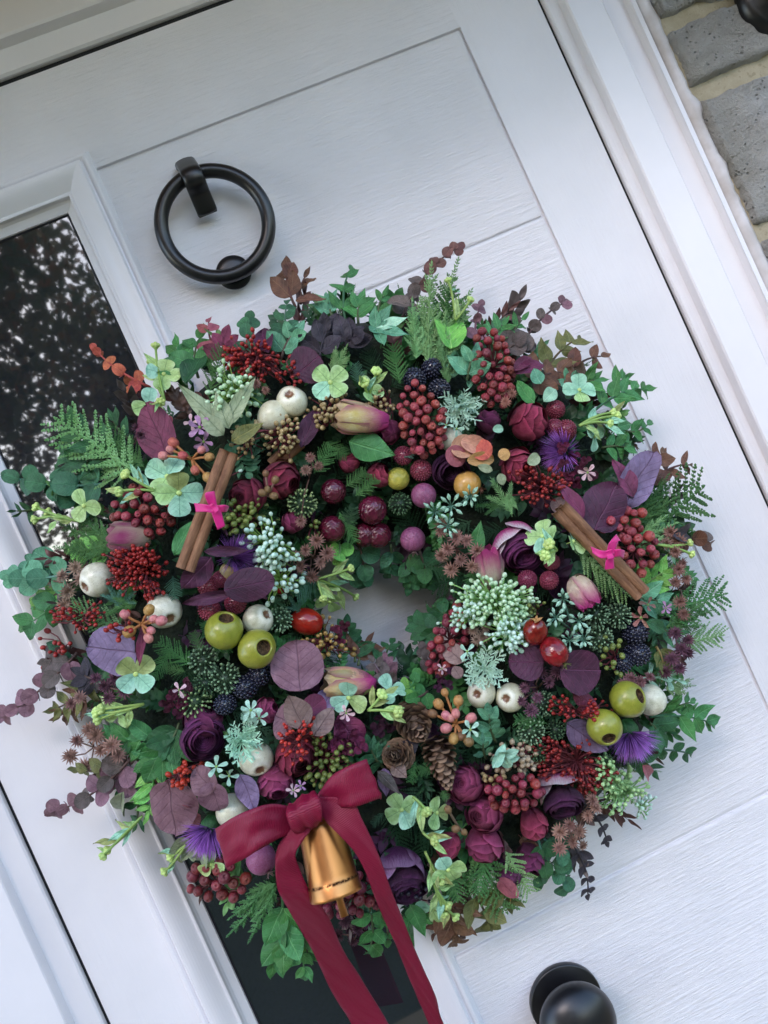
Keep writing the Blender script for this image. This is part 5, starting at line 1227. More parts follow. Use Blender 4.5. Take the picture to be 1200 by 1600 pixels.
conifer((690, 1195), (652, 1205), 'mid', 'cedar', 1.0); conifer((650, 1190), (640, 1225), 'mid', 'cedar', 1.1); conifer((600, 1270), (580, 1290), 'dim', 'cedar', 1.1); conifer((855, 1130), (800, 1125), 'mid', 'cedar', .9); conifer((660, 880), (720, 905), 'dark', 'cedar', 1.0); conifer((470, 960), (450, 930), 'teal', 'fir', 1.1); conifer((420, 935), (450, 950), 'dim', 'fir', 1.1)
conifer((700, 1340), (715, 1410), 'mid', 'cedar', .9); conifer((650, 1250), (690, 1300), 'dim', 'cedar', 1.0); conifer((400, 780), (430, 830), 'dark', 'cedar', 1.0); conifer((740, 620), (690, 640), 'dark', 'cedar', 1.0)
for p in ((690, 1235), (820, 1190), (930, 1190), (840, 950), (770, 930), (560, 600), (380, 830), (270, 900), (500, 900), (420, 1150), (350, 1150), (600, 1330), (900, 990), (740, 690), (640, 700)): conifer(p, (p[0]+rnd.uniform(-45, 45), p[1]+rnd.uniform(-45, 45)), rnd.choice(('mid', 'dim', 'teal')), 'cedar', 1.1, up=.0)

# ------------------------------------------------------------------ green flowers and lime buds
flower(516, 598, 31, (90, 18), 'ggmg', 45, label='open green four petalled flower at the top centre')
flower(262, 745, 34, (150, 25), 'mmgm', 60, up=.012); flower(280, 770, 35, (270, 15), 'mogm', 0, up=.026, label='veined green flower with olive top petal beside the left cinnamon stick')
flower(256, 585, 27, (90, 30), 'gmgg', 80, up=.016); flower(232, 632, 25, (200, 15), 'ggm', 200, up=.016, label='three petalled green flower at the upper left corner')
flower(132, 790, 26, (200, 35), 'ggg', 110, up=.02, label='cupped green flower at the left over the glass'); flower(212, 1053, 31, (270, 12), 'oomm', 45, up=.028, label='green flower with two mint lower petals over the lavender leaf')
flower(577, 610, 24, (30, 45), 'ggg', 10, up=.014); flower(905, 610, 27, (60, 35), 'mmgm', 90, up=.018, label='mint green flower at the upper right'); flower(928, 682, 24, (0, 50), 'mmm', 270, up=.012)
flower(848, 838, 29, (140, 45), 'ggmg', 100, up=.024, label='folded green flower over the dark purple rose'); flower(895, 846, 25, (20, 50), 'gmg', 330, up=.026)
flower(545, 1090, 30, (250, 25), 'mmg', 90, up=.022, label='mint flower above the pine cones'); flower(610, 1078, 25, (60, 40), 'mmm', 10, up=.016); flower(628, 1265, 28, (230, 20), 'gggm', 30, up=.016, label='green flower right of the ribbon bow'); flower(682, 1270, 25, (0, 40), 'ogg', 0, up=.012)
flower(700, 1358, 28, (290, 40), 'mggg', 120, up=.02, label='drooping green flower at the bottom right of the bow'); flower(515, 940, 22, (270, 40), 'ggg', 180, up=.008); flower(515, 915, 20, (70, 50), 'ogg', 60, up=.006); flower(675, 1420, 26, (250, 40), 'mgg', 180, up=.008); flower(185, 1115, 24, (220, 45), 'ggg', 200, up=.012); flower(330, 1350, 22, (250, 30), 'ogg', 220, up=.01)
buds((257, 625), [(243, 540), (251, 628), (236, 566)], 9, leaves=5, label='lime bud stalk standing over the moulding, upper left'); buds((245, 768), [(196, 741), (186, 768)], 10, leaves=7)
buds((575, 620), [(569, 598), (588, 580)], 10, leaves=3); buds((905, 665), [(958, 645), (953, 662), (965, 650)], 9, leaves=7, up=.02, label='fan of pale green stalks with lime buds at the right rim'); buds((870, 860), [(858, 850), (852, 868)], 11, leaves=6, up=.03, up1=.036)
buds((575, 1110), [(597, 1085), (622, 1112)], 11, leaves=7, up=.03, up1=.036, label='lime buds above the pine cones'); buds((495, 905), [(556, 933), (548, 888), (505, 935)], 8, leaves=6); buds((225, 1100), [(150, 1113), (152, 1125), (158, 1108)], 10, leaves=9, label='thick lime stalks pointing left above the bright leaves')
buds((645, 1245), [(667, 1268)], 10, leaves=4, up=.024, up1=.03); buds((660, 1300), [(679, 1313)], 10, leaves=4, up=.024, up1=.03); buds((675, 1375), [(693, 1428), (712, 1433), (700, 1415)], 9, leaves=8, up=.02, label='long lime stalks hanging at the bottom right of the bow'); buds((664, 1330), [(690, 1380)], 6, leaves=5)
posy(392, 1110, 17, 'mint', 6, (120, 20), .026, label='mint waxy floret above the feathery tuft'); posy(405, 1122, 14, 'mint', 5, (300, 30), .026); posy(338, 1198, 17, 'mint', 5, (90, 20), .034, label='mint flower lying on the mauve leaves'); posy(358, 1212, 15, 'mint', 4, (300, 25), .034); posy(735, 1140, 16, 'mint', 5, (270, 20), .028, label='mint five petalled flower right of the pine cones'); posy(730, 1018, 15, 'mint', 4, (90, 20), .026)
posy(697, 664, 12, 'mint', 4, (90, 30), .02); posy(713, 670, 13, 'mint', 4, (0, 30), .02); posy(312, 668, 20, 'lilac', 6, (90, 20), .022, label='lilac pink floret at the upper left'); posy(318, 690, 17, 'lilac', 5, (270, 20), .018); posy(300, 660, 13, 'pink', 4, (180, 20), .018); posy(918, 738, 15, 'pink', 6, (270, 20), .026, label='tiny blush pink flower by the velvety florets'); posy(541, 1114, 13, 'pink', 6, (270, 20), .036); posy(280, 1078, 13, 'pink', 4, (90, 20), .024); posy(1040, 950, 11, 'lilac', 6, (0, 30), .02); posy(458, 1235, 11, 'pink', 6, (40, 20), .02); posy(470, 1228, 9, 'lilac', 5, (40, 20), .02)
posy(1002, 965, 18, 'rust', 5, (200, 30), .014); posy(1012, 945, 14, 'rust', 4, (20, 30), .012); posy(690, 1045, 9, 'pink', 5, (0, 20), .02)

# ------------------------------------------------------------------ pods, fruit and bramble berries
pod(456, 628, 25, (110, 32), 'lip', 'cream', label='cream pod with a brown scar, upper one of the pair at the top'); pod(427, 650, 25, (210, 100), 'plain', 'cream', label='smooth cream pod beside the brown scarred one at the top')
pod(152, 906, 27, (210, 52), 'lip', 'pearl', label='leftmost cream pod, its scar facing lower left'); pod(256, 955, 27, (310, 40), 'lip', 'pearl', label='cream pod under the red seed cluster at the left'); pod(403, 968, 24, (30, 50), 'lip', 'pearl', label='cream pod tucked under the plum leaf beside an olive pod')
pod(705, 687, 20, (300, 55), 'lip', 'pearl', label='small cream pod below the feathery tuft at the top'); pod(752, 1083, 23, (190, 22), 'lip', 'cream', label='cream pod under the mint feathery tuft, left of two'); pod(797, 1090, 23, (190, 22), 'lip', 'cream', label='cream pod under the mint feathery tuft, right of two')
pod(400, 1186, 26, (290, 45), 'lip', 'cream', label='cream pod between the tuft and the wine roses'); pod(362, 1266, 25, (100, 110), 'plain', 'cream', label='cream pod half hidden behind the bow and a mauve leaf'); pod(1016, 1093, 25, (0, 110), 'plain', 'pearl', label='smooth white pod behind the right olive pod')
pod(350, 985, 30, (80, 55), 'open', 'olive', label='olive green hollow pod touching the maroon brambles', up=.020); pod(401, 1014, 30, (10, 28), 'open', 'olive', label='olive green hollow pod facing out beside the veined leaf', up=.024); pod(981, 1093, 29, (15, 48), 'open', 'olive', label='olive hollow pod beside the smooth white pod at the right', up=.024); pod(945, 1136, 29, (290, 42), 'open', 'olive', label='olive hollow pod over the violet thistle at the right', up=.024)
for a in ((521, 768, 20, 'shrivelled dark cherry left of the three joined ones'), (519, 827, 21, 'round dark cherry lowest left above the hole'), (582, 797, 23, 'dark cherry at the top of the cluster above the hole'), (570, 836, 19, None), (591, 836, 21, 'wrinkled dark cherry directly over the hole')): fruit(a[0], a[1], a[2], 'cherry', (200, 60), label=a[3], name='cherry')
fruit(662, 774, 20, 'frost', (90, 40), label='dusty mauve round fruit at the top of the hole', name='crab_apple'); fruit(645, 843, 20, 'frost', (275, 75), LF('taupe'), label='dusty mauve fruit with grey calyx hanging over the hole', name='crab_apple'); fruit(408, 1342, 23, 'frost', (300, 60), LF('taupe'), label='dusty mauve fruit under the left bow loop', name='crab_apple')
fruit(622, 748, 18, 'apple', (150, 70), label='speckled green crab apple', name='crab_apple'); fruit(730, 757, 22, 'peach', (340, 70), LF('bronze'), label='amber crab apple with a dry brown calyx', name='crab_apple'); fruit(357, 893, 14, 'cream', (90, 30), name='crab_apple')
fruit(479, 971, 21, 'hip', (345, 85), LF('olive'), 1.28, label='bright red rose hip left of the hole', name='rose_hip'); fruit(836, 987, 20, 'hipdark', (80, 45), LF('tan'), 1.22, label='dark red rose hip, upper of two at the right', name='rose_hip', up=.03); fruit(866, 1018, 21, 'hipdark', (310, 65), LF('olive'), 1.22, label='dark red rose hip, lower of two at the right', name='rose_hip', up=.034); fruit(442, 915, 14, 'hip', (60, 60), LF('olive'), name='rose_hip')
for a in ((658, 735, 18), (630, 712, 16), (824, 905, 16), (858, 907, 16), (862, 878, 14), (868, 640, 16), (884, 672, 18), (866, 668, 15), (327, 953, 18), (325, 915, 17), (368, 942, 18), (345, 905, 14)): bumpy(a[0], a[1], a[2], 'maroon', (rnd.uniform(0, 360), 30), oval=1.05)
for a in ((648, 592, 18, 150), (674, 577, 17, 60), (686, 608, 17, 0), (993, 988, 20, 20), (995, 1022, 20, 0), (973, 1036, 16, 200), (405, 1055, 18, 30), (384, 1073, 19, 200), (352, 1100, 17, 200)): bumpy(a[0], a[1], a[2], 'black', (a[3], 50), oval=1.15, name='blackberry')
for a in ((472, 787, 24, 90, 1.1), (318, 1032, 24, 120, 1), (352, 1060, 25, 0, 1), (304, 1096, 26, 250, 1.05), (322, 1068, 20, 200, 1), (437, 968, 21, 0, 1), (444, 932, 15, 60, 1), (930, 960, 23, 150, 1), (966, 962, 22, 0, 1), (938, 998, 22, 200, 1), (955, 925, 18, 60, 1), (848, 1100, 21, 100, 1), (830, 1142, 23, 200, 1), (868, 1140, 17, 330, 1), (840, 1175, 17, 270, 1), (625, 787, 19, 300, 1)):
    dim = a[0] in (322, 625, 955, 840, 444, 868); seedhead(a[0], a[1], a[2], ('35543c', '55784e') if dim else (('5f7a4c', '93a870') if a[0] in (472, 304) else ('4f6e4a', '86a884')), (a[3], 25), oval=a[4])
# ------------------------------------------------------------------ roses and buds
rose(441, 750, 29, (340, 50), 'deep', label='wine ranunculus bud facing right in the upper left'); rose(386, 776, 28, (190, 30), 'deep', label='wine ranunculus bud beside the left cinnamon stick'); rose(828, 657, 31, (20, 60), 'wine', label='largest wine ranunculus, at the upper right'); rose(763, 656, 19, (85, 60), 'plumrose', stretch=1.15); rose(810, 728, 28, (350, 35), 'wine', label='wine ranunculus with round opening, below the largest one')
rose(727, 1227, 28, (160, 25), 'rose', label='rose pink ranunculus, topmost of three in a row lower right'); rose(757, 1271, 29, (200, 35), 'rose', label='middle ranunculus of the three in a row lower right'); rose(757, 1322, 28, (270, 65), 'rose', label='lowest ranunculus of the three in a row lower right'); rose(702, 1322, 20, (330, 70), 'crim'); rose(835, 1290, 21, (290, 70), 'crim', stretch=1.25, label='crimson bud pointing down beside the purple rose')
rose(462, 1180, 31, (300, 40), 'deep', label='wine rose behind small red seeds above the bow'); rose(431, 1222, 27, (280, 45), 'rose', label='round rose bud just above the bow'); rose(606, 675, 20, (200, 60), 'rose'); rose(592, 742, 19, (30, 60), 'wine'); rose(545, 722, 16, (100, 60), 'crim'); rose(458, 815, 17, (60, 60), 'rose'); rose(417, 1110, 19, (20, 60), 'rose'); rose(828, 1345, 24, (280, 50), 'plumrose', up=-.004); rose(795, 1362, 24, (250, 50), 'purple', up=-.006)
rose(316, 1152, 35, (300, 28), 'purple', 'open', label='open purple rose with tight rings of petals at the left', stretch=.8); rose(318, 1122, 30, (60, 50), 'plumrose', up=-.002)
o = rose(704, 735, 30, (300, 20), 'dark', 'open', label='very dark open rose at the top right of the hole', stretch=.8)
o = rose(815, 862, 36, (300, 38), 'purple', 'open', stretch=.85, label='dark purple rose with white and magenta outer petals'); guard(o, 812, 860, 40, (300, 20), 135, 'whitepink'); guard(o, 808, 850, 38, (300, 20), 70, 'whitepink', sz=1.0); guard(o, 812, 860, 40, (300, 20), 170, 'whitepink', sz=1.0)
o = rose(633, 1378, 36, (285, 45), 'dark', 'open', stretch=1.0, label='purple rose fading to pale at its top, right of the ribbon tails'); guard(o, 628, 1365, 40, (285, 35), 95, 'violetwhite', sz=1.0); guard(o, 630, 1365, 38, (285, 35), 150, 'violetwhite', sz=.95); guard(o, 630, 1365, 38, (285, 35), 30, 'violetwhite', sz=.95)
o = rose(880, 1252, 32, (285, 50), 'dark', 'open', stretch=.9, label='dark rose with a white and magenta petal lower right'); guard(o, 875, 1240, 38, (285, 30), 100, 'whitepink', sz=1.05); guard(o, 875, 1240, 36, (285, 30), 160, 'whitepink', sz=.9)
tulip((612, 662), (533, 648), 46, 'yellowpink', .6, -.6, label='yellow and pink ranunculus bud at the top centre', up=.02); tulip((592, 1068), (515, 1066), 44, 'yellowpink', .6, -.7, label='yellow bud with pink tip below the hole', up=.014); tulip((770, 922), (762, 862), 44, 'creampink', -.1, 1.3, label='cream and magenta bud right of the hole'); tulip((893, 898), (922, 942), 44, 'creampink', -.3, 1.2, label='blush and magenta bud beside the seed heads'); tulip((240, 842), (176, 838), 44, 'pinkcream', .6, -.7, label='magenta bud pointing left over the red seeds')
# ------------------------------------------------------------------ berry clusters
PEP, PEPS = ('8a2630', 'ac4c50'), ('7a202c', '9c3c44')
cluster((660, 655, 34, 58, 12), 7.8, PEP, n=50, label='long bunch of pinkish red berries at the top'); cluster((770, 575, 30, 62, 10), 7.6, PEPS, n=42, label='bunch of red berries beside the teal leaves, top right'); cluster((225, 800, 48, 40, 0), 8.2, PEPS, n=30, up=.006, label='bunch of red berries behind the green flowers at the left')
cluster((990, 862, 34, 38, 150), 8.6, PEP, n=26, up=.012, label='glossy red berries by the magenta bow at the right'); cluster((702, 1000, 24, 60, -25), 8, PEPS, n=32, up=.004, label='dark red berries right of the hole'); cluster((803, 1238, 44, 26, 5), 8.4, ('761c2c', '983440'), n=24, up=.014, label='shiny red berries between the roses at the lower right'); cluster((340, 1378, 46, 30, 0), 10, ('6e2028', '8e3438'), n=30, up=.010, label='dark red berries over the glass below the bow'); cluster((555, 1395, 60, 34, 20), 9.5, ('6a1c2c', '8a3040'), n=26, up=-.004); cluster((970, 815, 36, 14, 20), 8.4, PEP, n=12, up=.014)
tiny((398, 560, 48, 36, 0), 110, label='mass of tiny dark red seeds at the top left'); tiny((228, 890, 58, 44, -20), 190, label='mass of tiny red seeds around the leftmost pods', seed=2); tiny((130, 965, 40, 24, -20), 50, seed=3); tiny((845, 765, 46, 34, -30), 100, c=('7a1e20', '9c3430'), label='tiny red seeds below the velvety florets'); tiny((100, 1010, 26, 12, 20), 16, rpx=5, seed=4)
tiny((900, 1110, 34, 22, -20), 55, up=.02, label='tiny red seeds beside the olive pods'); tiny((900, 1190, 70, 40, -10), 170, up=.006, c=('6a1c20', '9a302c'), label='spray of tiny red seeds above the lower right rose'); tiny((465, 1155, 22, 34, -20), 46, up=.034, c=('a02420', 'c43a2c')); tiny((280, 1205, 14, 24, 0), 26, rpx=4.5, up=.018, c=('a02a20', 'c4442c')); tiny((455, 585, 14, 14, 0), 14, up=.02); tiny((200, 985, 18, 8, 0), 12, rpx=4.2, up=.034)
WG = ('a4d098', 'd4ecd0'); WMT = ('b4dcc4', 'dcf2e8'); TN = ('8a7448', 'c0ac80'); OL = ('5c6a34', '86944c')
tiny((368, 615, 38, 30, 30), 80, c=WG, rpx=4.4, up=.016, stem='7da04e', label='white green bead cluster beside the cream pods'); tiny((775, 945, 56, 36, -20), 220, c=WG, rpx=3.9, up=.028, stem='8ab86a', label='big spray of white green beads above the rose hips'); tiny((795, 990, 34, 24, -30), 100, c=WMT, rpx=4.0, up=.028, stem='8ab86a'); tiny((735, 955, 26, 22, 0), 60, c=WMT, rpx=4.0, up=.03, stem='8ab86a')
tiny((425, 850, 38, 26, -20), 90, c=WMT, rpx=4.4, up=.022, stem='7da04e', label='white mint bead cluster beside the violet thistle'); tiny((437, 905, 24, 26, 0), 40, c=WMT, rpx=4.6, up=.02, stem='7da04e', seed=3); tiny((340, 750, 10, 8, 0), 6, c=WMT, rpx=4)
tiny((440, 680, 40, 22, 10), 60, c=TN, rpx=4.2, up=.014, label='tan bead cluster under the cream pods'); tiny((515, 655, 26, 38, -10), 66, c=TN, rpx=4.2, up=.012, label='tan bead cluster beside the yellow bud'); tiny((605, 625, 22, 22, 0), 34, c=TN, rpx=4.0, up=.01); tiny((392, 692, 20, 12, 0), 22, c=TN, rpx=4, up=.008)
tiny((508, 1005, 26, 18, -20), 40, c=('8a6a34', 'b09458'), rpx=4.6, up=.012, label='golden brown beads left of the hole'); tiny((375, 815, 34, 22, 60), 60, c=OL, rpx=5, up=.012, label='olive green beads left of the thistle'); tiny((505, 1185, 32, 38, -30), 80, c=OL, rpx=4.8, up=.008, label='olive green beads above the bow'); tiny((960, 1025, 14, 14, 0), 16, c=OL, rpx=5.2, up=.012); tiny((800, 1185, 40, 22, -40), 60, c=('9a8468', 'c4b49a'), rpx=4.4, up=.010, label='beige beads under the pale teal leaves'); tiny((775, 1215, 22, 14, 0), 20, c=TN, rpx=4.2, up=.008)
tiny((975, 1235, 30, 38, -40), 70, c=('8ab878', 'b8dca0'), rpx=4.0, up=.006, stem='8ab878', label='loose pale green seed spray at the lower right rim'); tiny((1000, 1262, 16, 12, 0), 20, c=WMT, rpx=4, up=.004, stem='8ab878'); tiny((960, 1210, 30, 26, 0), 40, c=('8ab878', 'b8dca0'), rpx=4.0, up=.010, stem='8ab878')
tiny((835, 950, 22, 12, 0), 26, c=OL, rpx=4, up=.014); tiny((490, 820, 10, 14, 0), 8, c=OL, rpx=4, up=.004); tiny((650, 1400, 30, 18, 0), 26, c=('1c1828', '2c2838'), rpx=4.5, up=.004)
# ------------------------------------------------------------------ sprays, tufts, thistles, dried flowers
tuft(720, 635, 46, label='silvery feathery tuft beside the blackberries at the top'); tuft(757, 1045, 42, label='mint feathery tuft over the pair of cream pods', sd=1); tuft(377, 1160, 42, col=('98c8a8', 'c0e4cc'), label='mint feathery tuft beside the open purple rose', sd=2); tuft(385, 1120, 20)
thistle(368, 868, 38, 20, 35, label='violet thistle beside the left cinnamon stick'); thistle(985, 1150, 40, 290, 55, up=.006, label='violet thistle under the olive pods at the right'); thistle(325, 1300, 36, 250, 50, label='violet thistle left of the ribbon bow'); thistle(880, 705, 34, 180, 40, up=.004)
starbuds([(680, 800), (705, 790), (700, 822), (735, 775)], label='mint pointed buds beside the mauve fruits'); starbuds([(868, 965), (905, 970), (912, 1000), (880, 935), (890, 1000)], root=(895, 985), label='mint pointed bud spray right of the rose hips')
BR, BR2, PU = ('7a564e', 'a68478'), ('8a6e60', 'b49c8c'), ('4c303c', '7a5264')
dried([(690, 830), (712, 840), (700, 858), (730, 845), (720, 875), (690, 868), (745, 860), (705, 890), (738, 885), (690, 820)], 14, BR, label='brown dried flowers between the mauve fruit and the pink bud'); dried([(478, 860), (495, 845), (500, 880), (470, 885), (488, 900), (460, 870), (512, 865)], 14, BR, label='brown dried flowers left of the cherries'); dried([(485, 715), (498, 728), (478, 735), (470, 815)], 11, BR)
dried([(98, 900), (118, 888), (105, 925), (85, 910), (100, 945), (125, 905)], 16, BR2, label='beige dried flowers beside the leftmost pod'); dried([(112, 1100), (125, 1090), (105, 1112)], 14, ('8a6460', 'b48e88')); dried([(120, 1158), (150, 1150), (110, 1182), (158, 1172), (135, 1195), (140, 1140), (175, 1165), (185, 1180)], 16, ('8a645c', 'ae8a7e'), label='pinkish brown dried flowers at the left rim'); dried([(150, 1060), (165, 1072), (180, 1060), (170, 1090), (195, 1080)], 13, PU)
dried([(220, 680), (228, 672), (215, 668)], 12, PU); dried([(1048, 832), (1060, 845), (1040, 850), (1065, 880), (1055, 862)], 14, BR); dried([(1060, 890), (1072, 905), (1055, 910), (1062, 940), (1068, 960)], 13, BR); dried([(1055, 990), (1075, 1000), (1065, 1015), (1050, 1030), (1062, 1045), (1040, 1050), (1075, 1020)], 14, PU, label='purple brown dried flowers at the right rim'); dried([(985, 1060), (1000, 1065), (1015, 1058), (975, 1070)], 13, ('5c3c40', '8a6468'))
dried([(820, 1075), (840, 1090), (858, 1065), (870, 1050), (845, 1050), (830, 1110), (815, 1095)], 13, PU, label='purple dried flowers beside the pair of cream pods'); dried([(890, 1290), (905, 1300), (918, 1275), (930, 1262), (895, 1315), (875, 1300), (910, 1320), (875, 1325), (925, 1250)], 14, ('80584e', 'a8887a'), label='brown dried flowers under the lower right dark rose'); dried([(785, 610), (800, 615), (790, 628), (775, 600)], 11, ('9a6a5c', 'b88a7c')); dried([(740, 985), (755, 995), (760, 980), (745, 1000)], 12, ('80685c', 'a89484')); dried([(540, 1440), (560, 1450), (530, 1460), (552, 1470), (575, 1440)], 14, ('3c2630', '5a3a48'), up=.0); dried([(400, 600), (415, 610)], 9, BR)
velvet([(880, 725), (895, 715), (905, 735), (890, 745), (915, 722), (900, 755), (925, 742), (880, 700)], label='velvety magenta florets at the upper right'); velvet([(270, 1085), (285, 1095), (262, 1100), (280, 1112), (295, 1070)], 12, ('5a1838', '7a2c50')); velvet([(535, 1155), (550, 1150), (562, 1165), (545, 1170), (525, 1165), (530, 1130)], 13, ('7a2450', '9c3c6c'), label='magenta florets above the bow'); velvet([(690, 1060), (700, 1070), (685, 1075), (705, 1050)], 9, ('4c1a3c', '6a2c54')); velvet([(525, 985), (538, 978), (530, 1000)], 10, ('6a1c3c', '8a3456')); velvet([(595, 1120), (610, 1135), (590, 1140)], 12, ('4a1c38', '5c2a48'), up=.002)
for a in (((705, 705), (745, 690), 38, 'peach'), ((765, 715), (740, 690), 34, 'coral'), ((720, 690), (765, 700), 30, 'peach'), ((730, 720), (775, 715), 24, 'tan'), ((700, 700), (725, 725), 34, 'rosy'), ((780, 715), (795, 705), 20, 'tan')): bigleaf(a[0], a[1], a[2], a[3], shape='round', up=.018)
bigleaf((825, 725), (845, 710), 20, 'sage', shape='round', up=.026); bigleaf((770, 735), (745, 728), 14, 'sage', shape='oval', up=.024); bigleaf((780, 740), (788, 758), 16, 'sage', shape='oval', up=.024); bigleaf((770, 672), (788, 668), 14, 'pale', shape='round', up=.02)
hyper((300, 718), [(271, 692, 8, 'r'), (255, 712, 7, 'p'), (286, 712, 7, 'r'), (305, 735, 7, 'r'), (315, 703, 6, 'p'), (327, 714, 7, 'a'), (325, 746, 8, 'a'), (266, 702, 6, 'p')], label='pink and amber waxy berries at the upper left'); hyper((222, 975), [(252, 970, 8, 'p'), (233, 953, 8, 'a'), (236, 985, 6, 'p'), (232, 997, 7, 'p'), (202, 987, 9, 'a'), (195, 960, 7, 'p'), (240, 967, 6, 'p')], up=.034, label='pink and amber waxy berries over the left white pod')
hyper((712, 1130), [(712, 1115, 7, 'p'), (697, 1118, 7, 'p'), (697, 1138, 8, 'p'), (695, 1082, 6, 'a'), (685, 1100, 8, 'a'), (716, 1095, 8, 'a'), (736, 1122, 8, 'p'), (709, 1154, 8, 'a'), (732, 1158, 8, 'b'), (676, 1115, 7, 'b'), (720, 1150, 6, 'b'), (704, 1122, 6, 'p')], label='pink and amber waxy berries right of the pine cones'); hyper((420, 775), [(415, 740, 5, 'b'), (430, 750, 6, 'b'), (428, 775, 6, 'b'), (410, 770, 6, 'b'), (418, 765, 5, 'b')], up=.03, stem='7a5a50'); hyper((715, 1290), [(700, 1265, 6, 'b'), (725, 1300, 5, 'b'), (712, 1295, 6, 'b')], up=.024, stem='6a5a4a')
cone(648, 1132, 34, (300, 35), 1.25, label='pine cone touching the lime buds, topmost of three'); cone(620, 1180, 30, (190, 18), 1.1, label='pine cone facing straight out, left of three'); cone(690, 1190, 31, (285, 68), 1.55, label='long pine cone lying on its side, right of three')

# ------------------------------------------------------------------ cinnamon sticks with magenta ties
def cinmat():
    s = NT('cinnamon_bark'); o = s.co(); v = s.mapping((40, 260, 260)); a = s.noise(1.2, 5, .7, vec=v); b = s.noise(90, 4, .6)
    c = s.mix(s.ramp(a, .35, .7), hexc('6a4630'), hexc('a07656')); c = s.mix(s.math('MULTIPLY', s.ramp(b, .55, .7), .5), c, hexc('5a3420')); s.col(c).rough(.75); s.bump(a, .6, .001); return s.m
CIN = cinmat()
def cinnamon(a, b, w, label, up=.030):
    P0, P1 = at(a[0], a[1], surf(*a)+up), at(b[0], b[1], surf(*b)+up); X = P1-P0; L = X.length; N = (CAM-P0).normalized(); r = w*mpp(.12)/2
    def roll(sg):
        m = MB(); Gd = []
        for i in range(25):
            t = i/24; row = []; wob = .06*math.sin(t*7+sg)
            prof = []
            for j in range(15): q = -.3 + j/14*4.9; prof.append((1.0, q))
            for j in range(15): q = 4.6 - j/14*4.9; prof.append((.80, q))
            for rr, q in prof:
                rk = r*.56*rr*(1+.05*math.sin(t*11+q*2)); q2 = q*sg + (PI if sg < 0 else 0)
                row.append((t*L, sg*r*.50 + rk*math.cos(q2+wob) , rk*.95*math.sin(q2+wob)))
            Gd.append(row)
        m.grid(Gd, closed=True); n = len(prof)
        for base, rev in ((0, False), (24*n, True)):
            for j in range(14):
                f = (base+j, base+j+1, base+n-2-j, base+n-1-j); m.f.append(f[::-1] if rev else f); m.mi.append(0)
        return m.mesh('quill')
    M = frame(P0, X, N, 1); root = empty('cinnamon_stick', P0, wreath, label=label)
    put('quill', roll(1), CIN, M, root); put('quill', roll(-1), CIN, M, root)
    return root, P0.lerp(P1, .52)
MAG = NT('magenta_tape'); MAG.col(hexc('d0187c', 1.0)).rough(.45); MAG.b.inputs['Sheen Weight'].default_value = .3; MAG.bump(MAG.noise(900, 2), .1, .0003); MAG = MAG.m
def strip(ps, name, mat, parent, thick=.0005, sub=6, cols=5, bulge=0, wr=0):
    """ribbon from rows ((xa, ya, ha), (xb, yb, hb)) of edge pixels"""
    A = smoothpath([at(a[0], a[1], a[2]) for a, b in ps], sub); B = smoothpath([at(b[0], b[1], b[2]) for a, b in ps], sub); m = MB(); top, bot = [], []
    n = len(A)
    for i in range(n):
        d = (A[min(i+1, n-1)] + B[min(i+1, n-1)] - A[max(i-1, 0)] - B[max(i-1, 0)]).normalized(); N = d.cross(B[i]-A[i])
        N = N.normalized() if N.length > 1e-9 else Vector((0, -1, 0))
        row = [A[i].lerp(B[i], j/cols) + N*(bulge*math.sin(PI*j/cols) + wr*noise.noise(A[i]*55 + Vector((0, 0, j*.55)))) for j in range(cols+1)]; top.append([p + N*thick/2 for p in row]); bot.append([p - N*thick/2 for p in row])
    rows = [top[i] + bot[i][::-1] for i in range(n)]; m.grid(rows, closed=True); w_ = 2*(cols+1)
    for base in (0, (n-1)*w_):
        for j in range(cols): m.f.append((base+j, base+j+1, base+w_-2-j, base+w_-1-j)); m.mi.append(0)
    me = m.mesh(name); uv = me.uv_layers.new(name='UVMap'); L = 0; us = [0]
    for i in range(1, n): L += ((A[i]+B[i])/2 - (A[i-1]+B[i-1])/2).length; us.append(L)
    for lp in me.loops:
        i, j = divmod(lp.vertex_index, w_); jj = j if j <= cols else w_-1-j; uv.data[lp.index].uv = (us[i], jj/cols*.024)
    return put(name, me, mat, None, parent)
c1, k1 = cinnamon((358, 706), (289, 890), 28, 'brown cinnamon stick tied with a magenta bow, at the upper left')
H = surf(332, 797) + .046
strip([((303, 786, H), (306, 800, H)), ((320, 788, H+.004), (322, 800, H+.004)), ((334, 790, H+.003), (332, 802, H+.003))], 'tie_tail', MAG, c1, bulge=.0005)
strip([((326, 790, H), (340, 794, H)), ((320, 772, H+.004), (335, 768, H+.001)), ((333, 768, H-.004), (334, 776, H-.004))], 'tie_loop', MAG, c1)
strip([((332, 795, H+.002), (340, 790, H+.002)), ((330, 800, H+.003), (345, 798, H+.002)), ((340, 828, H), (352, 822, H))], 'tie_tail', MAG, c1)
strip([((334, 790, H), (336, 801, H)), ((350, 789, H+.005), (350, 800, H+.001)), ((358, 791, H), (354, 800, H-.003))], 'tie_loop', MAG, c1)
strip([((326, 790, H+.004), (336, 802, H+.006)), ((332, 786, H+.006), (342, 798, H+.006))], 'tie_knot', MAG, c1, bulge=.002)
c2, k2 = cinnamon((873, 793), (1003, 928), 29, 'brown cinnamon stick tied with a magenta bow, at the right')
H = surf(955, 860) + .046
strip([((923, 854, H), (926, 864, H)), ((940, 860, H+.004), (938, 872, H+.004)), ((954, 860, H+.003), (950, 872, H+.003))], 'tie_tail', MAG, c2, bulge=.0005)
strip([((948, 862, H+.002), (960, 866, H+.002)), ((952, 848, H+.005), (966, 846, H+.002)), ((963, 835, H), (970, 846, H))], 'tie_loop', MAG, c2)
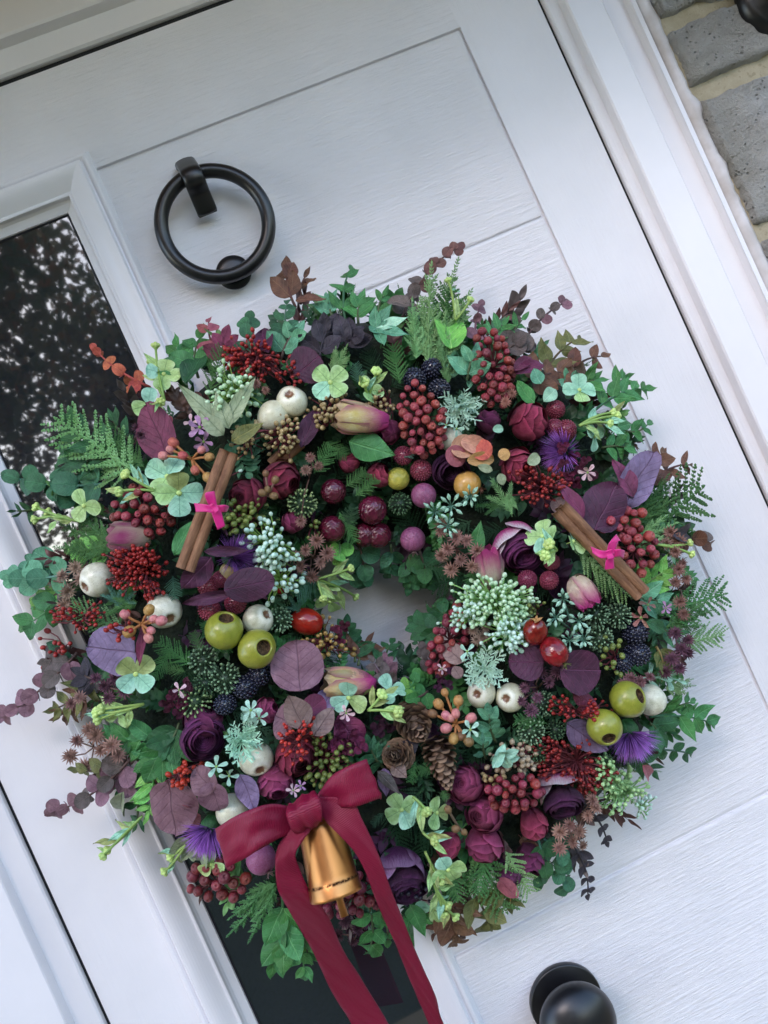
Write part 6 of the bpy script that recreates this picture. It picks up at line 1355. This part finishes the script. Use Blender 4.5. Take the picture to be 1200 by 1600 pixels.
strip([((948, 868, H+.002), (958, 866, H+.002)), ((946, 880, H+.002), (959, 878, H+.001)), ((945, 890, H), (960, 888, H))], 'tie_tail', MAG, c2)
strip([((955, 860, H), (955, 872, H)), ((967, 858, H+.005), (968, 870, H+.001)), ((976, 860, H), (974, 873, H-.003))], 'tie_loop', MAG, c2)
strip([((946, 860, H+.004), (950, 874, H+.006)), ((956, 858, H+.006), (960, 872, H+.006))], 'tie_knot', MAG, c2, bulge=.002)
c3, _ = cinnamon((468, 690), (425, 728), 24, 'short cinnamon stick mostly hidden among the wine roses', up=.0)

# ------------------------------------------------------------------ ribbon bow and bell
s = NT('burgundy_ribbon'); uv = s.n('UVMap'); sx = s.n('SeparateXYZ'); s.l(uv.outputs[0], sx.inputs[0])
rib = s.math('SINE', s.math('MULTIPLY', sx.outputs[0], 2*PI/.0013)); wv = s.math('SINE', s.math('MULTIPLY', sx.outputs[1], 2*PI/.0007))
ed = s.math('ABSOLUTE', s.math('SUBTRACT', sx.outputs[1], .012)); em = s.ramp(ed, .0112, .0118)
c = s.mix(s.math('MULTIPLY', s.math('ADD', rib, 1), .16), hexc('7c0a30', 1.0), hexc('96143e', 1.0)); c = s.mix(s.math('MULTIPLY', em, .3), c, hexc('5e0f2a'))
s.col(c).rough(.42).spec(.4); s.b.inputs['Sheen Weight'].default_value = 0; s.bump(s.math('ADD', rib, s.math('MULTIPLY', wv, .15)), .45, .00025); RIB = s.m
bow = empty('ribbon_bow', at(478, 1262, .13), label='burgundy grosgrain ribbon bow with long tails tied to the bottom of the wreath', cat='ribbon bow')
strip([((450, 1259, .142), (458, 1302, .142)), ((425, 1256, .150), (428, 1312, .152)), ((400, 1262, .156), (405, 1326, .158)), ((368, 1275, .155), (382, 1342, .157)), ((341, 1292, .148), (356, 1355, .150)), ((338, 1294, .142), (353, 1357, .144)), ((350, 1290, .134), (362, 1350, .136)), ((400, 1275, .130), (410, 1325, .130)), ((455, 1268, .134), (462, 1295, .134))], 'bow_loop', RIB, bow, sub=8, cols=8, wr=.0022)
strip([((497, 1240, .142), (508, 1268, .142)), ((515, 1215, .150), (532, 1262, .150)), ((540, 1199, .154), (556, 1260, .156)), ((569, 1187, .150), (593, 1248, .152)), ((572, 1187, .144), (596, 1248, .146)), ((558, 1192, .134), (580, 1240, .138)), ((520, 1220, .128), (530, 1255, .130)), ((490, 1248, .134), (497, 1270, .134))], 'bow_loop', RIB, bow, sub=8, cols=8, wr=.0022)
strip([((449, 1260, .146), (492, 1236, .148)), ((447, 1272, .156), (499, 1246, .158)), ((450, 1284, .158), (503, 1262, .160)), ((457, 1298, .154), (503, 1280, .156)), ((466, 1303, .142), (500, 1284, .146))], 'bow_knot', RIB, bow, bulge=.0015, sub=6, cols=10, wr=.003)
strip([((458, 1292, .143), (487, 1282, .146)), ((437, 1317, .146), (484, 1298, .150)), ((431, 1335, .147), (474, 1313, .150)), ((430, 1352, .147), (462, 1335, .148)), ((431, 1372, .144), (470, 1362, .141)), ((436, 1395, .140), (486, 1396, .136)), ((457, 1433, .128), (512, 1430, .124)), ((487, 1483, .108), (535, 1482, .102)), ((517, 1547, .085), (567, 1533, .082)), ((550, 1602, .068), (607, 1600, .066)), ((600, 1700, .045), (655, 1690, .045))], 'ribbon_tail', RIB, bow, sub=8, cols=8, wr=.0012)
strip([((497, 1262, .146), (500, 1245, .146)), ((507, 1281, .150), (548, 1250, .152)), ((530, 1305, .152), (566, 1281, .153)), ((554, 1332, .150), (584, 1318, .150)), ((572, 1365, .146), (598, 1352, .146)), ((586, 1404, .138), (613, 1395, .137)), ((604, 1445, .124), (633, 1444, .122)), ((622, 1485, .108), (651, 1490, .106)), ((647, 1547, .085), (680, 1555, .084)), ((670, 1600, .068), (694, 1602, .066)), ((710, 1700, .045), (742, 1690, .045))], 'ribbon_tail', RIB, bow, sub=8, cols=8, wr=.0012)
s = NT('copper_bell_metal'); a = s.noise(90, 5, .7); b = s.noise(14, 3); sx = s.n('SeparateXYZ'); s.l(s.co(), sx.inputs[0])
band = s.math('MULTIPLY', s.math('SUBTRACT', 1, s.ramp(s.math('ABSOLUTE', s.math('SUBTRACT', sx.outputs[2], .0098)), .0004, .0016), clamp=True), s.ramp(a, .44, .56))
c = s.mix(s.ramp(b, .3, .7), hexc('a0683c', 1.0), hexc('c88e58', 1.1)); c = s.mix(band, c, hexc('2c1c14')); c = s.mix(s.math('MULTIPLY', s.ramp(a, .62, .72), .25), c, hexc('6a3c20'))
s.col(c); s.b.inputs['Metallic'].default_value = 1; rg = s.math('ADD', s.math('MULTIPLY', band, .3), s.math('ADD', s.math('MULTIPLY', b, .25), .22)); s.l(rg, s.b.inputs['Roughness']); s.bump(s.math('ADD', s.noise(60, 2), s.math('MULTIPLY', band, -1)), .15, .0005); BELL = s.m
bt, bb = at(497, 1279, .124), at(526, 1399, .138); ax = (bt-bb).normalized(); Lb = (bt-bb).length; rb = 41*mpp(.135)
MBell = zframe(bb, ax, 1); bell = empty('bell', bt, label='copper coloured bell hanging below the ribbon knot', cat='bell')
m = MB(); pr = [(rb*.985, 0), (rb*1.0, .0006), (rb*1.0, .0022), (rb*.98, .004), (rb*.975, .0085), (rb*.95, .0098), (rb*.93, .0112)]
for i in range(1, 11): t = i/10; pr.append((rb*(.935 - .09*t), .0112 + (Lb*.86-.0112)*t))
pr += [(rb*.83, Lb*.92), (rb*.78, Lb*.96), (rb*.5, Lb*.99), (.00001, Lb)]
m.lathe(pr, 48); m.lathe([(rb*.97, .0002), (rb*.9, .012), (rb*.68, Lb*.85), (.00001, Lb*.9)], 32); put('bell_body', m.mesh('bell_body'), BELL, MBell, bell)
m = MB(); m.tube([(0, 0, Lb*.8), (.001, 0, .01), (.002, -.001, -.0145)], [.0012, .0022, .0030], 10); put('clapper', m.mesh('clapper'), BELL, MBell, bell)
m = MB(); m.tube([(.006*math.cos(q), 0, Lb + .004 + .006*math.sin(q)) for q in [2*PI*i/16 for i in range(17)]], .0009, 6); put('hanging_loop', m.mesh('hanging_loop'), BELL, MBell, bell)
